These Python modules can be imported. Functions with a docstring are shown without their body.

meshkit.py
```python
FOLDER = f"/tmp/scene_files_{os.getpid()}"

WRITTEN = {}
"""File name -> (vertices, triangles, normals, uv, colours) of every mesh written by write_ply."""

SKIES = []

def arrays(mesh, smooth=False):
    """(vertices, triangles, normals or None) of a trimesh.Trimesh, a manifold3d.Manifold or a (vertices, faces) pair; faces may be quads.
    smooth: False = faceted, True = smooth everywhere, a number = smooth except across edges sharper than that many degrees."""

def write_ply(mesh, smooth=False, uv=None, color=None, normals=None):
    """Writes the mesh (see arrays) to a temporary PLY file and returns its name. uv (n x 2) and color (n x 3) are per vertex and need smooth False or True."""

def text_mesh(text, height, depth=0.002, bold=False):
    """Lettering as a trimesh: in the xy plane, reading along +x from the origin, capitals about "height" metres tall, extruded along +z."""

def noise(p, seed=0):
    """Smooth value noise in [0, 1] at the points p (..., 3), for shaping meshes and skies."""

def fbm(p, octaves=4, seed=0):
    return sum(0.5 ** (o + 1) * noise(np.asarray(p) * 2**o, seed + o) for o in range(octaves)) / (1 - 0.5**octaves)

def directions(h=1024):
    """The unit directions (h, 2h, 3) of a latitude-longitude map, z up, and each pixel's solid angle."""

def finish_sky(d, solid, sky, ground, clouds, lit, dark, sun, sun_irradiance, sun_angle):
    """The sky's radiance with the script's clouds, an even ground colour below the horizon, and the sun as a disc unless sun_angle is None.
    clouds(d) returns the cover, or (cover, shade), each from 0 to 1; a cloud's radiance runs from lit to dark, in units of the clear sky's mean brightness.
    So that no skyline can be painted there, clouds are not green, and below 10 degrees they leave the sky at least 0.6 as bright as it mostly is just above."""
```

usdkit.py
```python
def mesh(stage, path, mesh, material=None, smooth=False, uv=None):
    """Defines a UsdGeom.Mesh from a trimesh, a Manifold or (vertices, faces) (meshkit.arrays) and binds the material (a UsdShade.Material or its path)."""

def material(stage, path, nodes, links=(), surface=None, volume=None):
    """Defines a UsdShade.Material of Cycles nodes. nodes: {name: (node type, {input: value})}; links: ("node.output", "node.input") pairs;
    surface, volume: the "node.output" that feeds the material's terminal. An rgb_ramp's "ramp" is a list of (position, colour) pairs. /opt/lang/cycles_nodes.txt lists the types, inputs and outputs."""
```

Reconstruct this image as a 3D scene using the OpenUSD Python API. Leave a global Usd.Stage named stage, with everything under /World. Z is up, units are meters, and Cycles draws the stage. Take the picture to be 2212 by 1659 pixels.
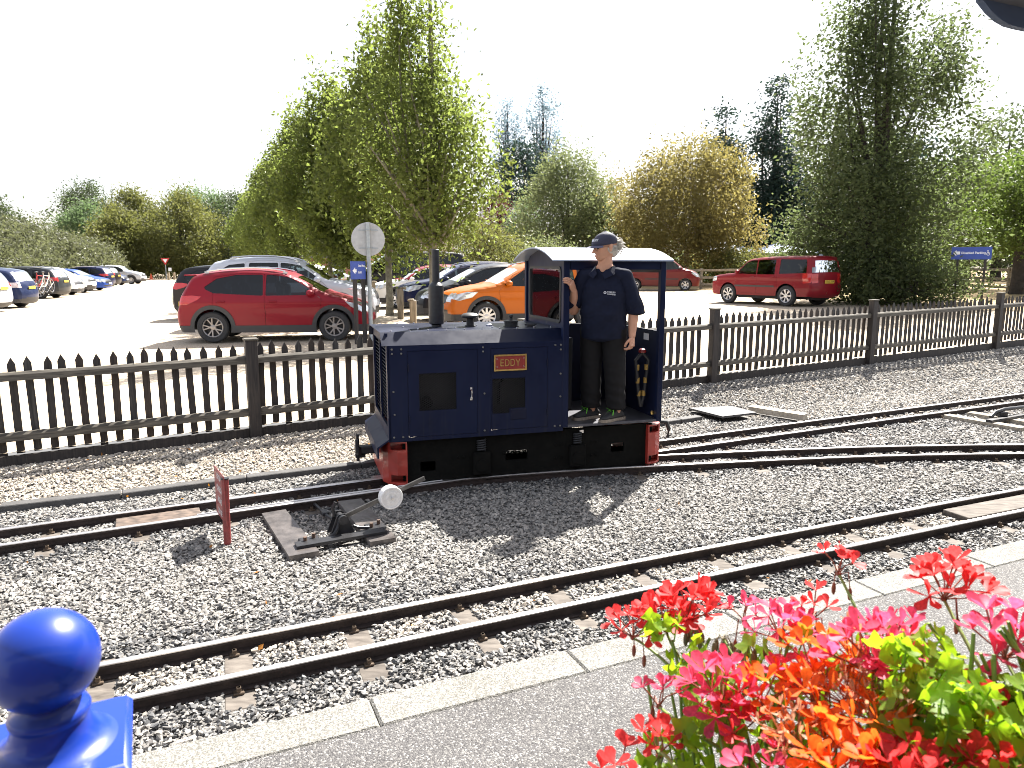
import math, random
import numpy as np, trimesh, shapely, shapely.affinity
from shapely.geometry import Polygon, Point, LineString, box as sbox
import manifold3d as m3
import usdkit, meshkit
from pxr import Usd, UsdGeom, UsdLux, UsdShade, Gf, Sdf, Vt

random.seed(7); RNG = np.random.default_rng(7)
stage = Usd.Stage.CreateInMemory()
UsdGeom.SetStageUpAxis(stage, 'Z'); UsdGeom.SetStageMetersPerUnit(stage, 1.0)
UsdGeom.Xform.Define(stage, '/World'); UsdGeom.Scope.Define(stage, '/World/Looks')
D2R = math.pi / 180

# ---------------------------------------------------------------- camera, sky, sun
EYE = 1.62
cam = UsdGeom.Camera.Define(stage, '/World/camera')
cam.CreateHorizontalApertureAttr(36.0); cam.CreateVerticalApertureAttr(27.0)
cam.CreateFocalLengthAttr(36.0 * 1560 / 2212)
cam.CreateClippingRangeAttr(Gf.Vec2f(0.05, 5000))
cam.CreateExposureAttr(2.15)
cam.CreateFStopAttr(14.0); cam.CreateFocusDistanceAttr(6.5)
cam.AddTranslateOp().Set(Gf.Vec3d(0, 0, EYE)); cam.AddRotateXOp().Set(90 - 9.3)

SUN_EL, SUN_AZ = 50 * D2R, 27 * D2R            # azimuth from +y towards +x
SUN = np.array([math.sin(SUN_AZ) * math.cos(SUN_EL), math.cos(SUN_AZ) * math.cos(SUN_EL), math.sin(SUN_EL)])
sun = UsdLux.DistantLight.Define(stage, '/World/sun')
sun.CreateIntensityAttr(1.25); sun.CreateAngleAttr(0.55); sun.CreateNormalizeAttr(True); sun.CreateColorAttr(Gf.Vec3f(1.0, 0.955, 0.89))
_m = Gf.Matrix4d().SetLookAt(Gf.Vec3d(*SUN), Gf.Vec3d(0, 0, 0), Gf.Vec3d(0, 0, 1)).GetInverse()
sun.AddTransformOp().Set(_m)
sky = UsdLux.DomeLight.Define(stage, '/World/sky')
sky.GetPrim().SetCustomDataByKey('kind', 'structure')
skym = usdkit.material(stage, '/World/Looks/sky_look', {
    'tc': ('texture_coordinate', {}),
    's': ('sky_texture', {'sky_type': 'single_scattering', 'sun_disc': False, 'sun_elevation': SUN_EL, 'sun_rotation': SUN_AZ, 'air_density': 1.0, 'aerosol_density': 3.0, 'ozone_density': 1.0}),
    'veil': ('mix_color', {'blend_type': 'mix', 'fac': .32, 'b': (9.0, 8.8, 8.7)}),
    'b': ('background_shader', {'strength': 0.05})}, [('s.color', 'veil.a'), ('veil.result', 'b.color')], surface='b.background')
UsdShade.MaterialBindingAPI.Apply(sky.GetPrim()).Bind(skym)

# ---------------------------------------------------------------- helpers
_count = {}
def numbered(parent, name):
    k = (str(parent), name); n = _count.get(k, 0); _count[k] = n + 1
    return f'{parent}/{name}' + (f'_{n:03d}' if n else '')
def meta(p, label=None, cat=None, group=None, kind=None):
    for k, v in (('label', label), ('category', cat), ('group', group), ('kind', kind)):
        if v: p.SetCustomDataByKey(k, v)
    return p
def thing(name, label, cat, loc=(0, 0, 0), rotz=0, group=None, kind=None):
    path = numbered('/World', name); x = UsdGeom.Xform.Define(stage, path)
    x.AddTranslateOp().Set(Gf.Vec3d(*map(float, loc)))
    if rotz: x.AddRotateZOp().Set(float(rotz))
    meta(x.GetPrim(), label, cat, group, kind); return path

class MB:
    """collects shapes into one mesh"""
    def __init__(s): s.v, s.f, s.n = [], [], 0
    def add(s, v, f, M=None):
        v = np.asarray(v, float); f = np.asarray(f, int)
        if f.shape[1] == 4: f = np.vstack([f[:, [0, 1, 2]], f[:, [0, 2, 3]]])
        if M is not None: v = v @ np.asarray(M)[:3, :3].T + np.asarray(M)[:3, 3]
        s.v.append(v); s.f.append(f + s.n); s.n += len(v); return s
    def tm(s, t, M=None): return s.add(t.vertices, t.faces, M)
    def box(s, c, d, M=None, b=0.0):
        v, f = cbox(d, b); return s.add(v + np.asarray(c, float), f, M)
    def tube(s, pts, r, n=8, M=None, cap=True):
        v, f = tube(pts, r, n, cap); return s.add(v, f, M)
    def lathe(s, prof, n=24, M=None):
        v, f = lathe(prof, n); return s.add(v, f, M)
    def prism(s, poly, z0, z1, M=None):
        t = extr(poly, z1 - z0); t.apply_translation([0, 0, z0]); return s.tm(t, M)
    def arrays(s): return (np.vstack(s.v), np.vstack(s.f)) if s.v else (np.zeros((0, 3)), np.zeros((0, 3), int))
_CB = None
def cbox(d, b=0.0):
    global _CB
    h = np.asarray(d, float) / 2
    if b <= 0:
        v = np.array([[x, y, z] for x in (-1, 1) for y in (-1, 1) for z in (-1, 1)]) * h
        return v, np.array([[0, 1, 3, 2], [4, 6, 7, 5], [0, 4, 5, 1], [2, 3, 7, 6], [0, 2, 6, 4], [1, 5, 7, 3]])
    b = min(b, h.min() * .95)
    sg = np.array([[x, y, z] for x in (-1, 1) for y in (-1, 1) for z in (-1, 1)], float)
    if _CB is None:
        u = np.vstack([np.where(np.eye(3)[a] > 0, sg, sg * .7) for a in range(3)])
        hull = trimesh.Trimesh(u, scipy_hull(u), process=False); hull.fix_normals(); _CB = np.array(hull.faces)
    v = np.vstack([np.where(np.eye(3)[a] > 0, sg * h, sg * (h - b)) for a in range(3)])
    return v, _CB
def scipy_hull(p):
    from scipy.spatial import ConvexHull
    return ConvexHull(p).simplices
def tube(pts, r, n=8, cap=True):
    p = np.asarray(pts, float); k = len(p); r = np.broadcast_to(np.asarray(r, float), (k,))
    t = np.gradient(p, axis=0); t /= np.linalg.norm(t, axis=1, keepdims=True) + 1e-12
    ref = np.array([0, 0, 1.0]) if abs(t[:, 2]).mean() < .8 else np.array([1.0, 0, 0])
    a = np.cross(t, ref); a /= np.linalg.norm(a, axis=1, keepdims=True) + 1e-12
    b = np.cross(t, a); g = np.arange(n) * 2 * np.pi / n
    v = p[:, None] + r[:, None, None] * (np.cos(g)[None, :, None] * a[:, None] + np.sin(g)[None, :, None] * b[:, None])
    v = v.reshape(-1, 3); i, j = np.meshgrid(np.arange(k - 1), np.arange(n), indexing='ij')
    q = np.stack([i * n + j, (i + 1) * n + j, (i + 1) * n + (j + 1) % n, i * n + (j + 1) % n], -1).reshape(-1, 4)
    f = np.vstack([q[:, [0, 1, 2]], q[:, [0, 2, 3]]])
    if cap:
        v = np.vstack([v, p[:1], p[-1:]]); j = np.arange(n)
        f = np.vstack([f, np.stack([np.full(n, k * n), j, (j + 1) % n], 1), np.stack([np.full(n, k * n + 1), (k - 1) * n + (j + 1) % n, (k - 1) * n + j], 1)])
    return v, f
def lathe(prof, n=24):
    p = np.asarray(prof, float); k = len(p); g = np.arange(n) * 2 * np.pi / n
    v = np.stack([p[:, None, 0] * np.cos(g), p[:, None, 0] * np.sin(g), np.broadcast_to(p[:, None, 1], (k, n))], -1).reshape(-1, 3)
    i, j = np.meshgrid(np.arange(k - 1), np.arange(n), indexing='ij')
    q = np.stack([i * n + j, i * n + (j + 1) % n, (i + 1) * n + (j + 1) % n, (i + 1) * n + j], -1).reshape(-1, 4)
    return v, np.vstack([q[:, [0, 1, 2]], q[:, [0, 2, 3]]])
def extr(poly, h):
    ps = [g for g in getattr(poly, 'geoms', [poly]) if g.area > 1e-9]
    return trimesh.util.concatenate([trimesh.creation.extrude_polygon(g, h, engine='earcut') for g in ps])
def T(x=0, y=0, z=0): M = np.eye(4); M[:3, 3] = x, y, z; return M
def R(deg, ax='z'):
    return trimesh.transformations.rotation_matrix(deg * D2R, {'x': [1, 0, 0], 'y': [0, 1, 0], 'z': [0, 0, 1]}[ax] if isinstance(ax, str) else ax)
def S(x, y, z): return np.diag([x, y, z, 1.0])
def frame(o, x, z):
    """local frame: x along x, z along z"""
    x = np.asarray(x, float); x /= np.linalg.norm(x); z = np.asarray(z, float); z -= x * (z @ x); z /= np.linalg.norm(z)
    M = np.eye(4); M[:3, 0] = x; M[:3, 1] = np.cross(z, x); M[:3, 2] = z; M[:3, 3] = o; return M
def put(parent, name, mb, mat, smooth=False, label=None, cat=None, group=None, kind=None, at=None):
    path = numbered(parent, name)
    a = mb.arrays() if isinstance(mb, MB) else mb
    a = (np.asarray(a[0], float), np.asarray(a[1], int)); u, inv = np.unique(a[1], return_inverse=True); a = (a[0][u], inv.reshape(a[1].shape))
    m = usdkit.mesh(stage, path, a, mat, smooth=smooth)
    if at is not None: UsdGeom.Xformable(m).AddTranslateOp().Set(Gf.Vec3d(*map(float, at)))
    meta(m.GetPrim(), label, cat, group, kind); return path
def bind(prim_path, mat): UsdShade.MaterialBindingAPI.Apply(stage.GetPrimAtPath(prim_path)).Bind(mat)
def copy_of(src, name, label, loc, rotz=0, scale=None, group=None, cat=None):
    path = numbered('/World', name); x = UsdGeom.Xform.Define(stage, path)
    x.GetPrim().GetReferences().AddInternalReference(src); x.ClearXformOpOrder()
    x.AddTranslateOp(opSuffix='c').Set(Gf.Vec3d(*map(float, loc)))
    if rotz: x.AddRotateZOp(opSuffix='c').Set(float(rotz))
    if scale is not None: x.AddScaleOp(opSuffix='c').Set(Gf.Vec3f(*np.broadcast_to(np.asarray(scale, float), (3,)).tolist()))
    x.GetPrim().SetInstanceable(True)
    meta(x.GetPrim(), label, cat, group); return path

_sph = trimesh.creation.icosphere(2)
def ball(c, r): 
    v = _sph.vertices * np.broadcast_to(np.asarray(r, float), (3,)) + np.asarray(c, float); return v
def hull(*pts): return m3.Manifold.hull_points(np.vstack(pts).astype(np.float32))

# ---------------------------------------------------------------- materials
_mats = {}
def mat(name, col, rough=.5, metal=0., var=.12, scale=6., bump=0., bscale=60., coat=0., spec=.5, col2=None, detail=4., local=False, isl=0.):
    if name in _mats: return _mats[name]
    col = np.array(col, float); c2 = np.array(col2, float) if col2 is not None else None
    lo, hi = (col * (1 - var), np.minimum(col * (1 + var), 1)) if c2 is None else (col, c2)
    n = {'g': ('texture_coordinate', {}) if local else ('geometry', {}),
         'n': ('noise_texture', {'scale': scale, 'detail': detail, 'roughness': .6}),
         'r': ('rgb_ramp', {'ramp': [(.3, tuple(lo)), (.7, tuple(hi))]}),
         'p': ('principled_bsdf', {'roughness': rough, 'metallic': metal, 'coat_weight': coat, 'coat_roughness': .04, 'specular_ior_level': spec})}
    src = 'g.object' if local else 'g.position'
    l = [(src, 'n.vector'), ('n.fac', 'r.fac'), ('r.color', 'p.base_color')]
    if isl:
        n['gi'] = ('geometry', {}); n['mr'] = ('map_range', {'to_min': 1 - isl, 'to_max': 1 + isl}); n['h'] = ('hsv', {})
        l = l[:-1] + [('gi.random_per_island', 'mr.value'), ('mr.result', 'h.value'), ('r.color', 'h.color'), ('h.color', 'p.base_color')]
    if bump:
        n['n2'] = ('noise_texture', {'scale': bscale, 'detail': 3.}); n['b'] = ('bump', {'strength': bump, 'distance': .01})
        l += [(src, 'n2.vector'), ('n2.fac', 'b.height'), ('b.normal', 'p.normal')]
    _mats[name] = usdkit.material(stage, '/World/Looks/' + name, n, l, surface='p.BSDF'); return _mats[name]
def glass(name, tint=.5, rough=.02, col=None, mixf=None):
    if name in _mats: return _mats[name]
    c = (tint,) * 3 if col is None else col
    n = {'t': ('transparent_bsdf', {'color': c}), 'g': ('glossy_bsdf', {'color': (1, 1, 1), 'roughness': rough}), 'f': ('fresnel', {'IOR': 1.5}), 'm': ('mix_closure', {})}
    _mats[name] = usdkit.material(stage, '/World/Looks/' + name, n, [('f.fac', 'm.fac'), ('t.BSDF', 'm.closure1'), ('g.BSDF', 'm.closure2')], surface='m.closure'); return _mats[name]
def leafmat(name, c1, c2, trans=.45, c3=None, rough=.45, tr_col=None):
    if name in _mats: return _mats[name]
    ramp = [(0, c1), (.6, c2)] + ([(1, c3)] if c3 else [])
    n = {'g': ('geometry', {}), 'r': ('rgb_ramp', {'ramp': ramp}),
         'p': ('principled_bsdf', {'roughness': rough, 'specular_ior_level': .22}), 't': ('translucent_bsdf', {}),
         'hs': ('hsv', {'saturation': 1.1, 'value': 2.1}), 'm': ('mix_closure', {'fac': trans})}
    l = [('g.random_per_island', 'r.fac'), ('r.color', 'p.base_color'), ('r.color', 'hs.color'), ('hs.color', 't.color'), ('p.BSDF', 'm.closure1'), ('t.BSDF', 'm.closure2')]
    _mats[name] = usdkit.material(stage, '/World/Looks/' + name, n, l, surface='m.closure'); return _mats[name]
def woodmat(name, c1, c2, stretch, rough=.8, bump=.5, spec=.2):
    """wood grain; stretch: scale of the position along x, y, z"""
    if name in _mats: return _mats[name]
    n = {'g': ('geometry', {}), 'm': ('mapping', {'scale': stretch}), 'n': ('noise_texture', {'scale': 1., 'detail': 5., 'distortion': .4}),
         'r': ('rgb_ramp', {'ramp': [(.3, c1), (.7, c2)]}), 'n3': ('noise_texture', {'scale': 3., 'detail': 2.}), 'rr': ('rgb_ramp', {'ramp': [(.3, (.55, .55, .55)), (.7, (1, 1, 1))]}),
         'x': ('mix_color', {'blend_type': 'multiply', 'fac': .5}), 'b': ('bump', {'strength': bump, 'distance': .004}),
         'p': ('principled_bsdf', {'roughness': rough, 'specular_ior_level': spec})}
    l = [('g.position', 'm.vector'), ('m.vector', 'n.vector'), ('n.fac', 'r.fac'), ('r.color', 'x.a'), ('g.position', 'n3.vector'), ('n3.fac', 'rr.fac'), ('rr.color', 'x.b'), ('x.result', 'p.base_color'), ('n.fac', 'b.height'), ('b.normal', 'p.normal')]
    _mats[name] = usdkit.material(stage, '/World/Looks/' + name, n, l, surface='p.BSDF'); return _mats[name]
# ---------------------------------------------------------------- ground, platform, track bed
FD = 29.3 * D2R; FU = np.array([math.cos(FD), math.sin(FD)]); FN = np.array([-FU[1], FU[0]]); F0 = np.array([-2.67, 7.23])   # fence line
PD = 24.0 * D2R; PU = np.array([math.cos(PD), math.sin(PD)]); PN = np.array([-PU[1], PU[0]]); P0 = np.array([.23, 2.87])       # platform edge
def gz(x, y): return np.clip(.009 * np.asarray(x) + .004 * np.asarray(y), -.35, .35)
def bed(x, y):
    """height of the track bed"""
    x, y = np.asarray(x, float), np.asarray(y, float)
    v = (x - F0[0]) * FN[0] + (y - F0[1]) * FN[1]; s = (x - F0[0]) * FU[0] + (y - F0[1]) * FU[1]
    top = -.10 + .009 * np.clip(s, -3, 16)
    k = np.clip((v + 1.15) / 1.0, 0, 1); k = k * k * (3 - 2 * k)
    return -.243 + (top + .243) * k
def gravelmat(name, ramp, scale, bump=1., dist=.02, rough=.9, ns=.35, patch=(.78, .77, .75)):
    n = {'g': ('geometry', {}), 'v': ('voronoi_texture', {'scale': scale, 'feature': 'f1'}), 'w': ('white_noise_texture', {}),
         'r': ('rgb_ramp', {'ramp': ramp}), 'b': ('bump', {'strength': bump, 'distance': dist, 'invert': True}),
         'nl': ('noise_texture', {'scale': ns, 'detail': 7., 'roughness': .65}), 'rl': ('rgb_ramp', {'ramp': [(.3, patch), (.62, (1, 1, 1)), (.72, tuple(2 - q for q in patch))]}), 'x': ('mix_color', {'blend_type': 'multiply', 'fac': 1.}),
         'p': ('principled_bsdf', {'roughness': rough, 'specular_ior_level': .25})}
    l = [('g.position', 'v.vector'), ('v.position', 'w.vector'), ('w.value', 'r.fac'), ('g.position', 'nl.vector'), ('nl.fac', 'rl.fac'), ('r.color', 'x.a'), ('rl.color', 'x.b'), ('x.result', 'p.base_color'), ('v.distance', 'b.height'), ('b.normal', 'p.normal')]
    return usdkit.material(stage, '/World/Looks/' + name, n, l, surface='p.BSDF')
M_car_park = gravelmat('car_park_gravel', [(0, (.34, .27, .19)), (.5, (.48, .40, .30)), (1, (.60, .52, .42))], 38, .35, .012)
M_bedsoil = gravelmat('bed_fines', [(0, (.11, .107, .103)), (1, (.26, .25, .235))], 75, 1., .01)
M_dry = mat('dry_grass_look', (.22, .15, .07), .95, var=.3, scale=2.2, col2=(.42, .31, .16), bump=.6, bscale=25, detail=8)
M_asphalt = gravelmat('platform_asphalt', [(0, (.048, .046, .047)), (.62, (.088, .085, .085)), (.86, (.14, .136, .13)), (1, (.30, .29, .275))], 190, .8, .004, .72, 1.7, (.72, .71, .70))
M_coping = gravelmat('coping_concrete', [(0, (.09, .088, .08)), (.6, (.18, .175, .16)), (1, (.32, .31, .29))], 210, .5, .003, .85, 2.2, (.75, .74, .72))

def sheet(xs, ys, zf):
    X, Y = np.meshgrid(xs, ys, indexing='ij'); Z = zf(X, Y); v = np.stack([X, Y, Z], -1).reshape(-1, 3)
    i, j = np.meshgrid(np.arange(len(xs) - 1), np.arange(len(ys) - 1), indexing='ij'); m = len(ys)
    return v, np.stack([i * m + j, (i + 1) * m + j, (i + 1) * m + j + 1, i * m + j + 1], -1).reshape(-1, 4)
def fsheet(ss, vs, zf):
    """sheet on a grid along (s) and across (v) the fence line"""
    Sx, V = np.meshgrid(ss, vs, indexing='ij'); X = F0[0] + Sx * FU[0] + V * FN[0]; Y = F0[1] + Sx * FU[1] + V * FN[1]
    v = np.stack([X, Y, zf(X, Y)], -1).reshape(-1, 3); i, j = np.meshgrid(np.arange(len(ss) - 1), np.arange(len(vs) - 1), indexing='ij'); m = len(vs)
    return v, np.stack([i * m + j, (i + 1) * m + j, (i + 1) * m + j + 1, i * m + j + 1], -1).reshape(-1, 4)
ss = np.concatenate([-np.geomspace(300, 6, 14), np.linspace(-5, 20, 26), np.geomspace(22, 500, 16)])
vs = np.concatenate([[-.015, .3, .8], np.linspace(2, 60, 25), np.geomspace(66, 700, 14)])
put('/World', 'car_park', fsheet(ss, vs, gz), M_car_park, True, 'pale sunlit gravel of the car park behind the picket fence', 'car park', kind='structure')
put('/World', 'track_bed', fsheet(np.concatenate([[-200, -60, -20], np.linspace(-10, 26, 145), [40, 80, 300]]), np.concatenate([[-90, -40, -20], np.linspace(-9, -.03, 60)]), lambda x, y: bed(x, y) - .012), M_bedsoil, True, 'grey stone bed under the narrow gauge tracks', 'track bed', kind='structure')
dry = Polygon([(11.0, 24.2), (16, 20.5), (24, 20.5), (70, 30), (140, 90), (120, 200), (-30, 200), (-14, 120), (0, 70), (8, 43), (9.5, 35.5), (11.8, 31)]).buffer(-.8).buffer(.8)
t = trimesh.Trimesh(*trimesh.creation.triangulate_polygon(dry.segmentize(3.), engine='earcut')) if False else None
gx = np.arange(-32, 142, 1.6); gy = np.arange(18, 204, 1.6)
X, Y = np.meshgrid(gx, gy, indexing='ij'); ok = shapely.contains_xy(dry, X.ravel(), Y.ravel()).reshape(X.shape)
jx = X + (RNG.random(X.shape) - .5) * .8; jy = Y + (RNG.random(X.shape) - .5) * .8
vid = np.arange(X.size).reshape(X.shape); c = ok[:-1, :-1] & ok[1:, :-1] & ok[1:, 1:] & ok[:-1, 1:]
q = np.stack([vid[:-1, :-1][c], vid[1:, :-1][c], vid[1:, 1:][c], vid[:-1, 1:][c]], 1)
put('/World', 'dry_grass', (np.stack([jx, jy, gz(jx, jy) + .012], -1).reshape(-1, 3), q), M_dry, True, 'straw coloured dry grass and leaf litter around the trees behind the car park', 'grass', kind='structure')

# platform: asphalt behind a row of coping stones
def PP(s, v, z): return np.array([P0[0] + s * PU[0] + v * PN[0], P0[1] + s * PU[1] + v * PN[1], z])
MPF = np.eye(4); MPF[:2, 0] = PU; MPF[:2, 1] = PN; MPF[:2, 3] = P0
plat = MB(); plat.box((4, -3.195, -.2), (40, 6.0, .392), MPF)
put('/World', 'platform', plat, M_asphalt, False, 'grey asphalt platform with pale grit beside the near track', 'platform', kind='structure')
cop = thing('platform_edge', 'pale concrete coping stones forming the platform edge along the near track', 'platform edge', kind='structure')
s = -.85 * 8
for k in range(34):
    L = .85; mb = MB(); mb.box((s + L / 2, -.097, -.155 + random.uniform(-.002, .002)), (L - .0035, .192, .31), MPF, b=.009)
    put(cop, 'coping_stone', mb, M_coping); s += L

# ---------------------------------------------------------------- tracks
M_rail = mat('rail_rust', (.033, .023, .020), .6, .35, var=.35, scale=14, bump=.3, bscale=90)
M_head = mat('rail_head_steel', (.66, .64, .63), .38, 1., var=.1, scale=8)
M_sleeper = woodmat('sleeper_wood', (.068, .058, .050), (.165, .145, .125), (10, 30, 25))
M_sleepdark = woodmat('sleeper_oily', (.05, .04, .034), (.16, .12, .095), (14, 30, 25))
M_bolt = mat('bolt_iron', (.09, .065, .045), .55, .5, var=.3, scale=40)
M_blackiron = mat('black_iron', (.018, .018, .02), .38, .3, var=.3, scale=30, bump=.15, bscale=120)
RAIL = [(-.033, 0), (.033, 0), (.033, .006), (.006, .014), (.006, .046), (.017, .05), (.017, .066), (-.017, .066), (-.017, .05), (-.006, .046), (-.006, .014), (-.033, .006)]
HEAD = [(-.0172, .062), (.0172, .062), (.0172, .067), (.013, .070), (-.013, .070), (-.0172, .067)]
def sweep(line, prof, z0):
    p = np.asarray(line, float); t = np.gradient(p, axis=0); t /= np.linalg.norm(t, axis=1, keepdims=True); n = np.stack([-t[:, 1], t[:, 0]], 1)
    pr = np.asarray(prof); k, m = len(p), len(pr)
    v = np.concatenate([p[:, None] + n[:, None] * pr[None, :, :1], np.broadcast_to(z0 + pr[None, :, 1:], (k, m, 1))], -1).reshape(-1, 3)
    i, j = np.meshgrid(np.arange(k - 1), np.arange(m), indexing='ij')
    q = np.stack([i * m + j, (i + 1) * m + j, (i + 1) * m + (j + 1) % m, i * m + (j + 1) % m], -1).reshape(-1, 4)[:, ::-1]
    f = np.vstack([q[:, [0, 1, 2]], q[:, [0, 2, 3]]]); cap = trimesh.creation.triangulate_polygon(Polygon(pr), engine='earcut')
    if len(cap[0]) == m:
        f = np.vstack([f, cap[1], cap[1][:, ::-1] + (k - 1) * m])
    return v, f
def smooth_line(pts, step=.25):
    from scipy.interpolate import CubicSpline
    p = np.asarray(pts, float); d = np.r_[0, np.cumsum(np.linalg.norm(np.diff(p, axis=0), axis=1))]
    pol = [np.polyfit(d, p[:, i], min(3, len(p) - 1)) for i in range(2)]
    u = np.arange(0, d[-1] + step, step); return np.stack([np.polyval(c, u) for c in pol], 1)
def offset_line(l, off):
    t = np.gradient(l, axis=0); t /= np.linalg.norm(t, axis=1, keepdims=True); return l + off * np.stack([-t[:, 1], t[:, 0]], 1)
RZ = -.25                                                              # foot of the rails; head top at -.18
def along(l, s):
    d = np.r_[0, np.cumsum(np.linalg.norm(np.diff(l, axis=0), axis=1))]; p = np.array([np.interp(s, d, l[:, i]) for i in range(2)]); e = np.array([np.interp(s + .05, d, l[:, i]) for i in range(2)]) - np.array([np.interp(s - .05, d, l[:, i]) for i in range(2)])
    return p, e / np.linalg.norm(e), d[-1]
G2 = .1725                                                              # half distance between rail centres
near_c = smooth_line([(-7.6, .32), (-4.4, 1.72), (-1.75, 2.88), (-.45, 3.51), (.16, 3.81), (1.38, 4.345), (2.5, 4.83), (4.12, 5.49), (7.5, 6.86), (14, 9.4)])
main_c = smooth_line([(-12.5, -.25), (-7.0, 2.65), (-3.48, 4.68), (-2.33, 5.26), (-1.18, 5.85), (1.65, 7.18), (2.76, 7.74), (4.0, 8.36), (5.2, 8.96), (7.2, 9.95), (11, 11.75), (18, 15.2)])
div_c = np.array([(-1.15, 5.87), (-.75, 6.045), (-.35, 6.19), (.1, 6.32), (.7, 6.46), (1.52, 6.61), (2.72, 6.81), (3.8, 6.945), (5.1, 7.02), (6.5, 7.04), (9, 7.0), (13, 6.8)])
from scipy.interpolate import PchipInterpolator
_d = np.r_[0, np.cumsum(np.linalg.norm(np.diff(div_c, axis=0), axis=1))]
div_c = np.stack([PchipInterpolator(_d, div_c[:, i])(np.arange(0, _d[-1], .2)) for i in range(2)], 1)
NO_STONE = []                                                           # footprints the ballast keeps clear of
def rails(tp, c, gauge=G2, sides=(1, -1), s0=None):
    for sd in sides:
        l = offset_line(c, sd * gauge); r = put(tp, 'rail', MB().add(*sweep(l, RAIL, RZ)), M_rail, 40)
        put(r, 'rail_head', MB().add(*sweep(l, HEAD, RZ)), M_head, 30)
        NO_STONE.append(LineString(l).buffer(.036))
def sleepers(tp, c, s_list, L=.7, W=.125, mt=M_sleeper, bolts=True, top=RZ - .001, both=True):
    for s in s_list:
        p, e, _ = along(c, s); M = np.eye(4); M[:2, 0] = e; M[:2, 1] = (-e[1], e[0]); M[:2, 3] = p; M = M @ R(random.uniform(-2.5, 2.5))
        w = W * random.uniform(.92, 1.1); ll = L * random.uniform(.97, 1.04); zz = top - random.uniform(0, .003)
        mb = MB(); mb.box((0, 0, zz - .05), (w, ll, .1), M, b=.006)
        sl = put(tp, 'sleeper', mb, mt)
        fp = shapely.affinity.translate(shapely.affinity.rotate(sbox(-w / 2, -ll / 2, w / 2, ll / 2), math.degrees(math.atan2(M[1, 0], M[0, 0])), origin=(0, 0)), p[0], p[1]); NO_STONE.append(fp.buffer(.004))
        if bolts:
            for y in (-G2 - .046, -G2 + .046, G2 - .046, G2 + .046):
                b = MB(); xx = random.uniform(-.02, .02); b.box((xx, y, zz + .006), (.046, .032, .012), M, b=.003); b.lathe([(0, .034), (.009, .034), (.009, .012)], 6, M @ T(xx, y, zz)); b.lathe([(.013, .022), (.013, .012), (0, .022)][::-1], 6, M @ T(xx, y, zz))
                b.box((xx, y, zz + .024), (.02, .02, .02), M @ T(0, 0, 0), b=.003)
                put(sl, 'bolt', b, M_bolt)
tn = thing('railway_track', 'near narrow gauge track running beside the platform edge', 'railway track')
rails(tn, near_c)
L_near = along(near_c, 0)[2]; p0s = None
# sleepers fall where the photograph shows them: one at (-1.29, 2.98), then every .575 m
_d = np.linalg.norm(near_c - np.array([-1.27, 3.07]), axis=1).argmin() * .25
sleepers(tn, near_c, [_d - .085 + .575 * k for k in range(-6, 22)])
tm = thing('railway_track', 'main narrow gauge track under the blue locomotive and along the fence', 'railway track')
rails(tm, main_c)
sleepers(tm, main_c, [6.5 + .58 * k for k in range(0, 12)] + [14.2 + .58 * k for k in range(0, 22)], mt=M_sleeper)
td = thing('railway_track', 'side track curving off to the right from under the blue locomotive', 'railway track')
rails(td, div_c)
sleepers(td, div_c, [2.35 + .6 * k for k in range(0, 16)], L=.78)
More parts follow.
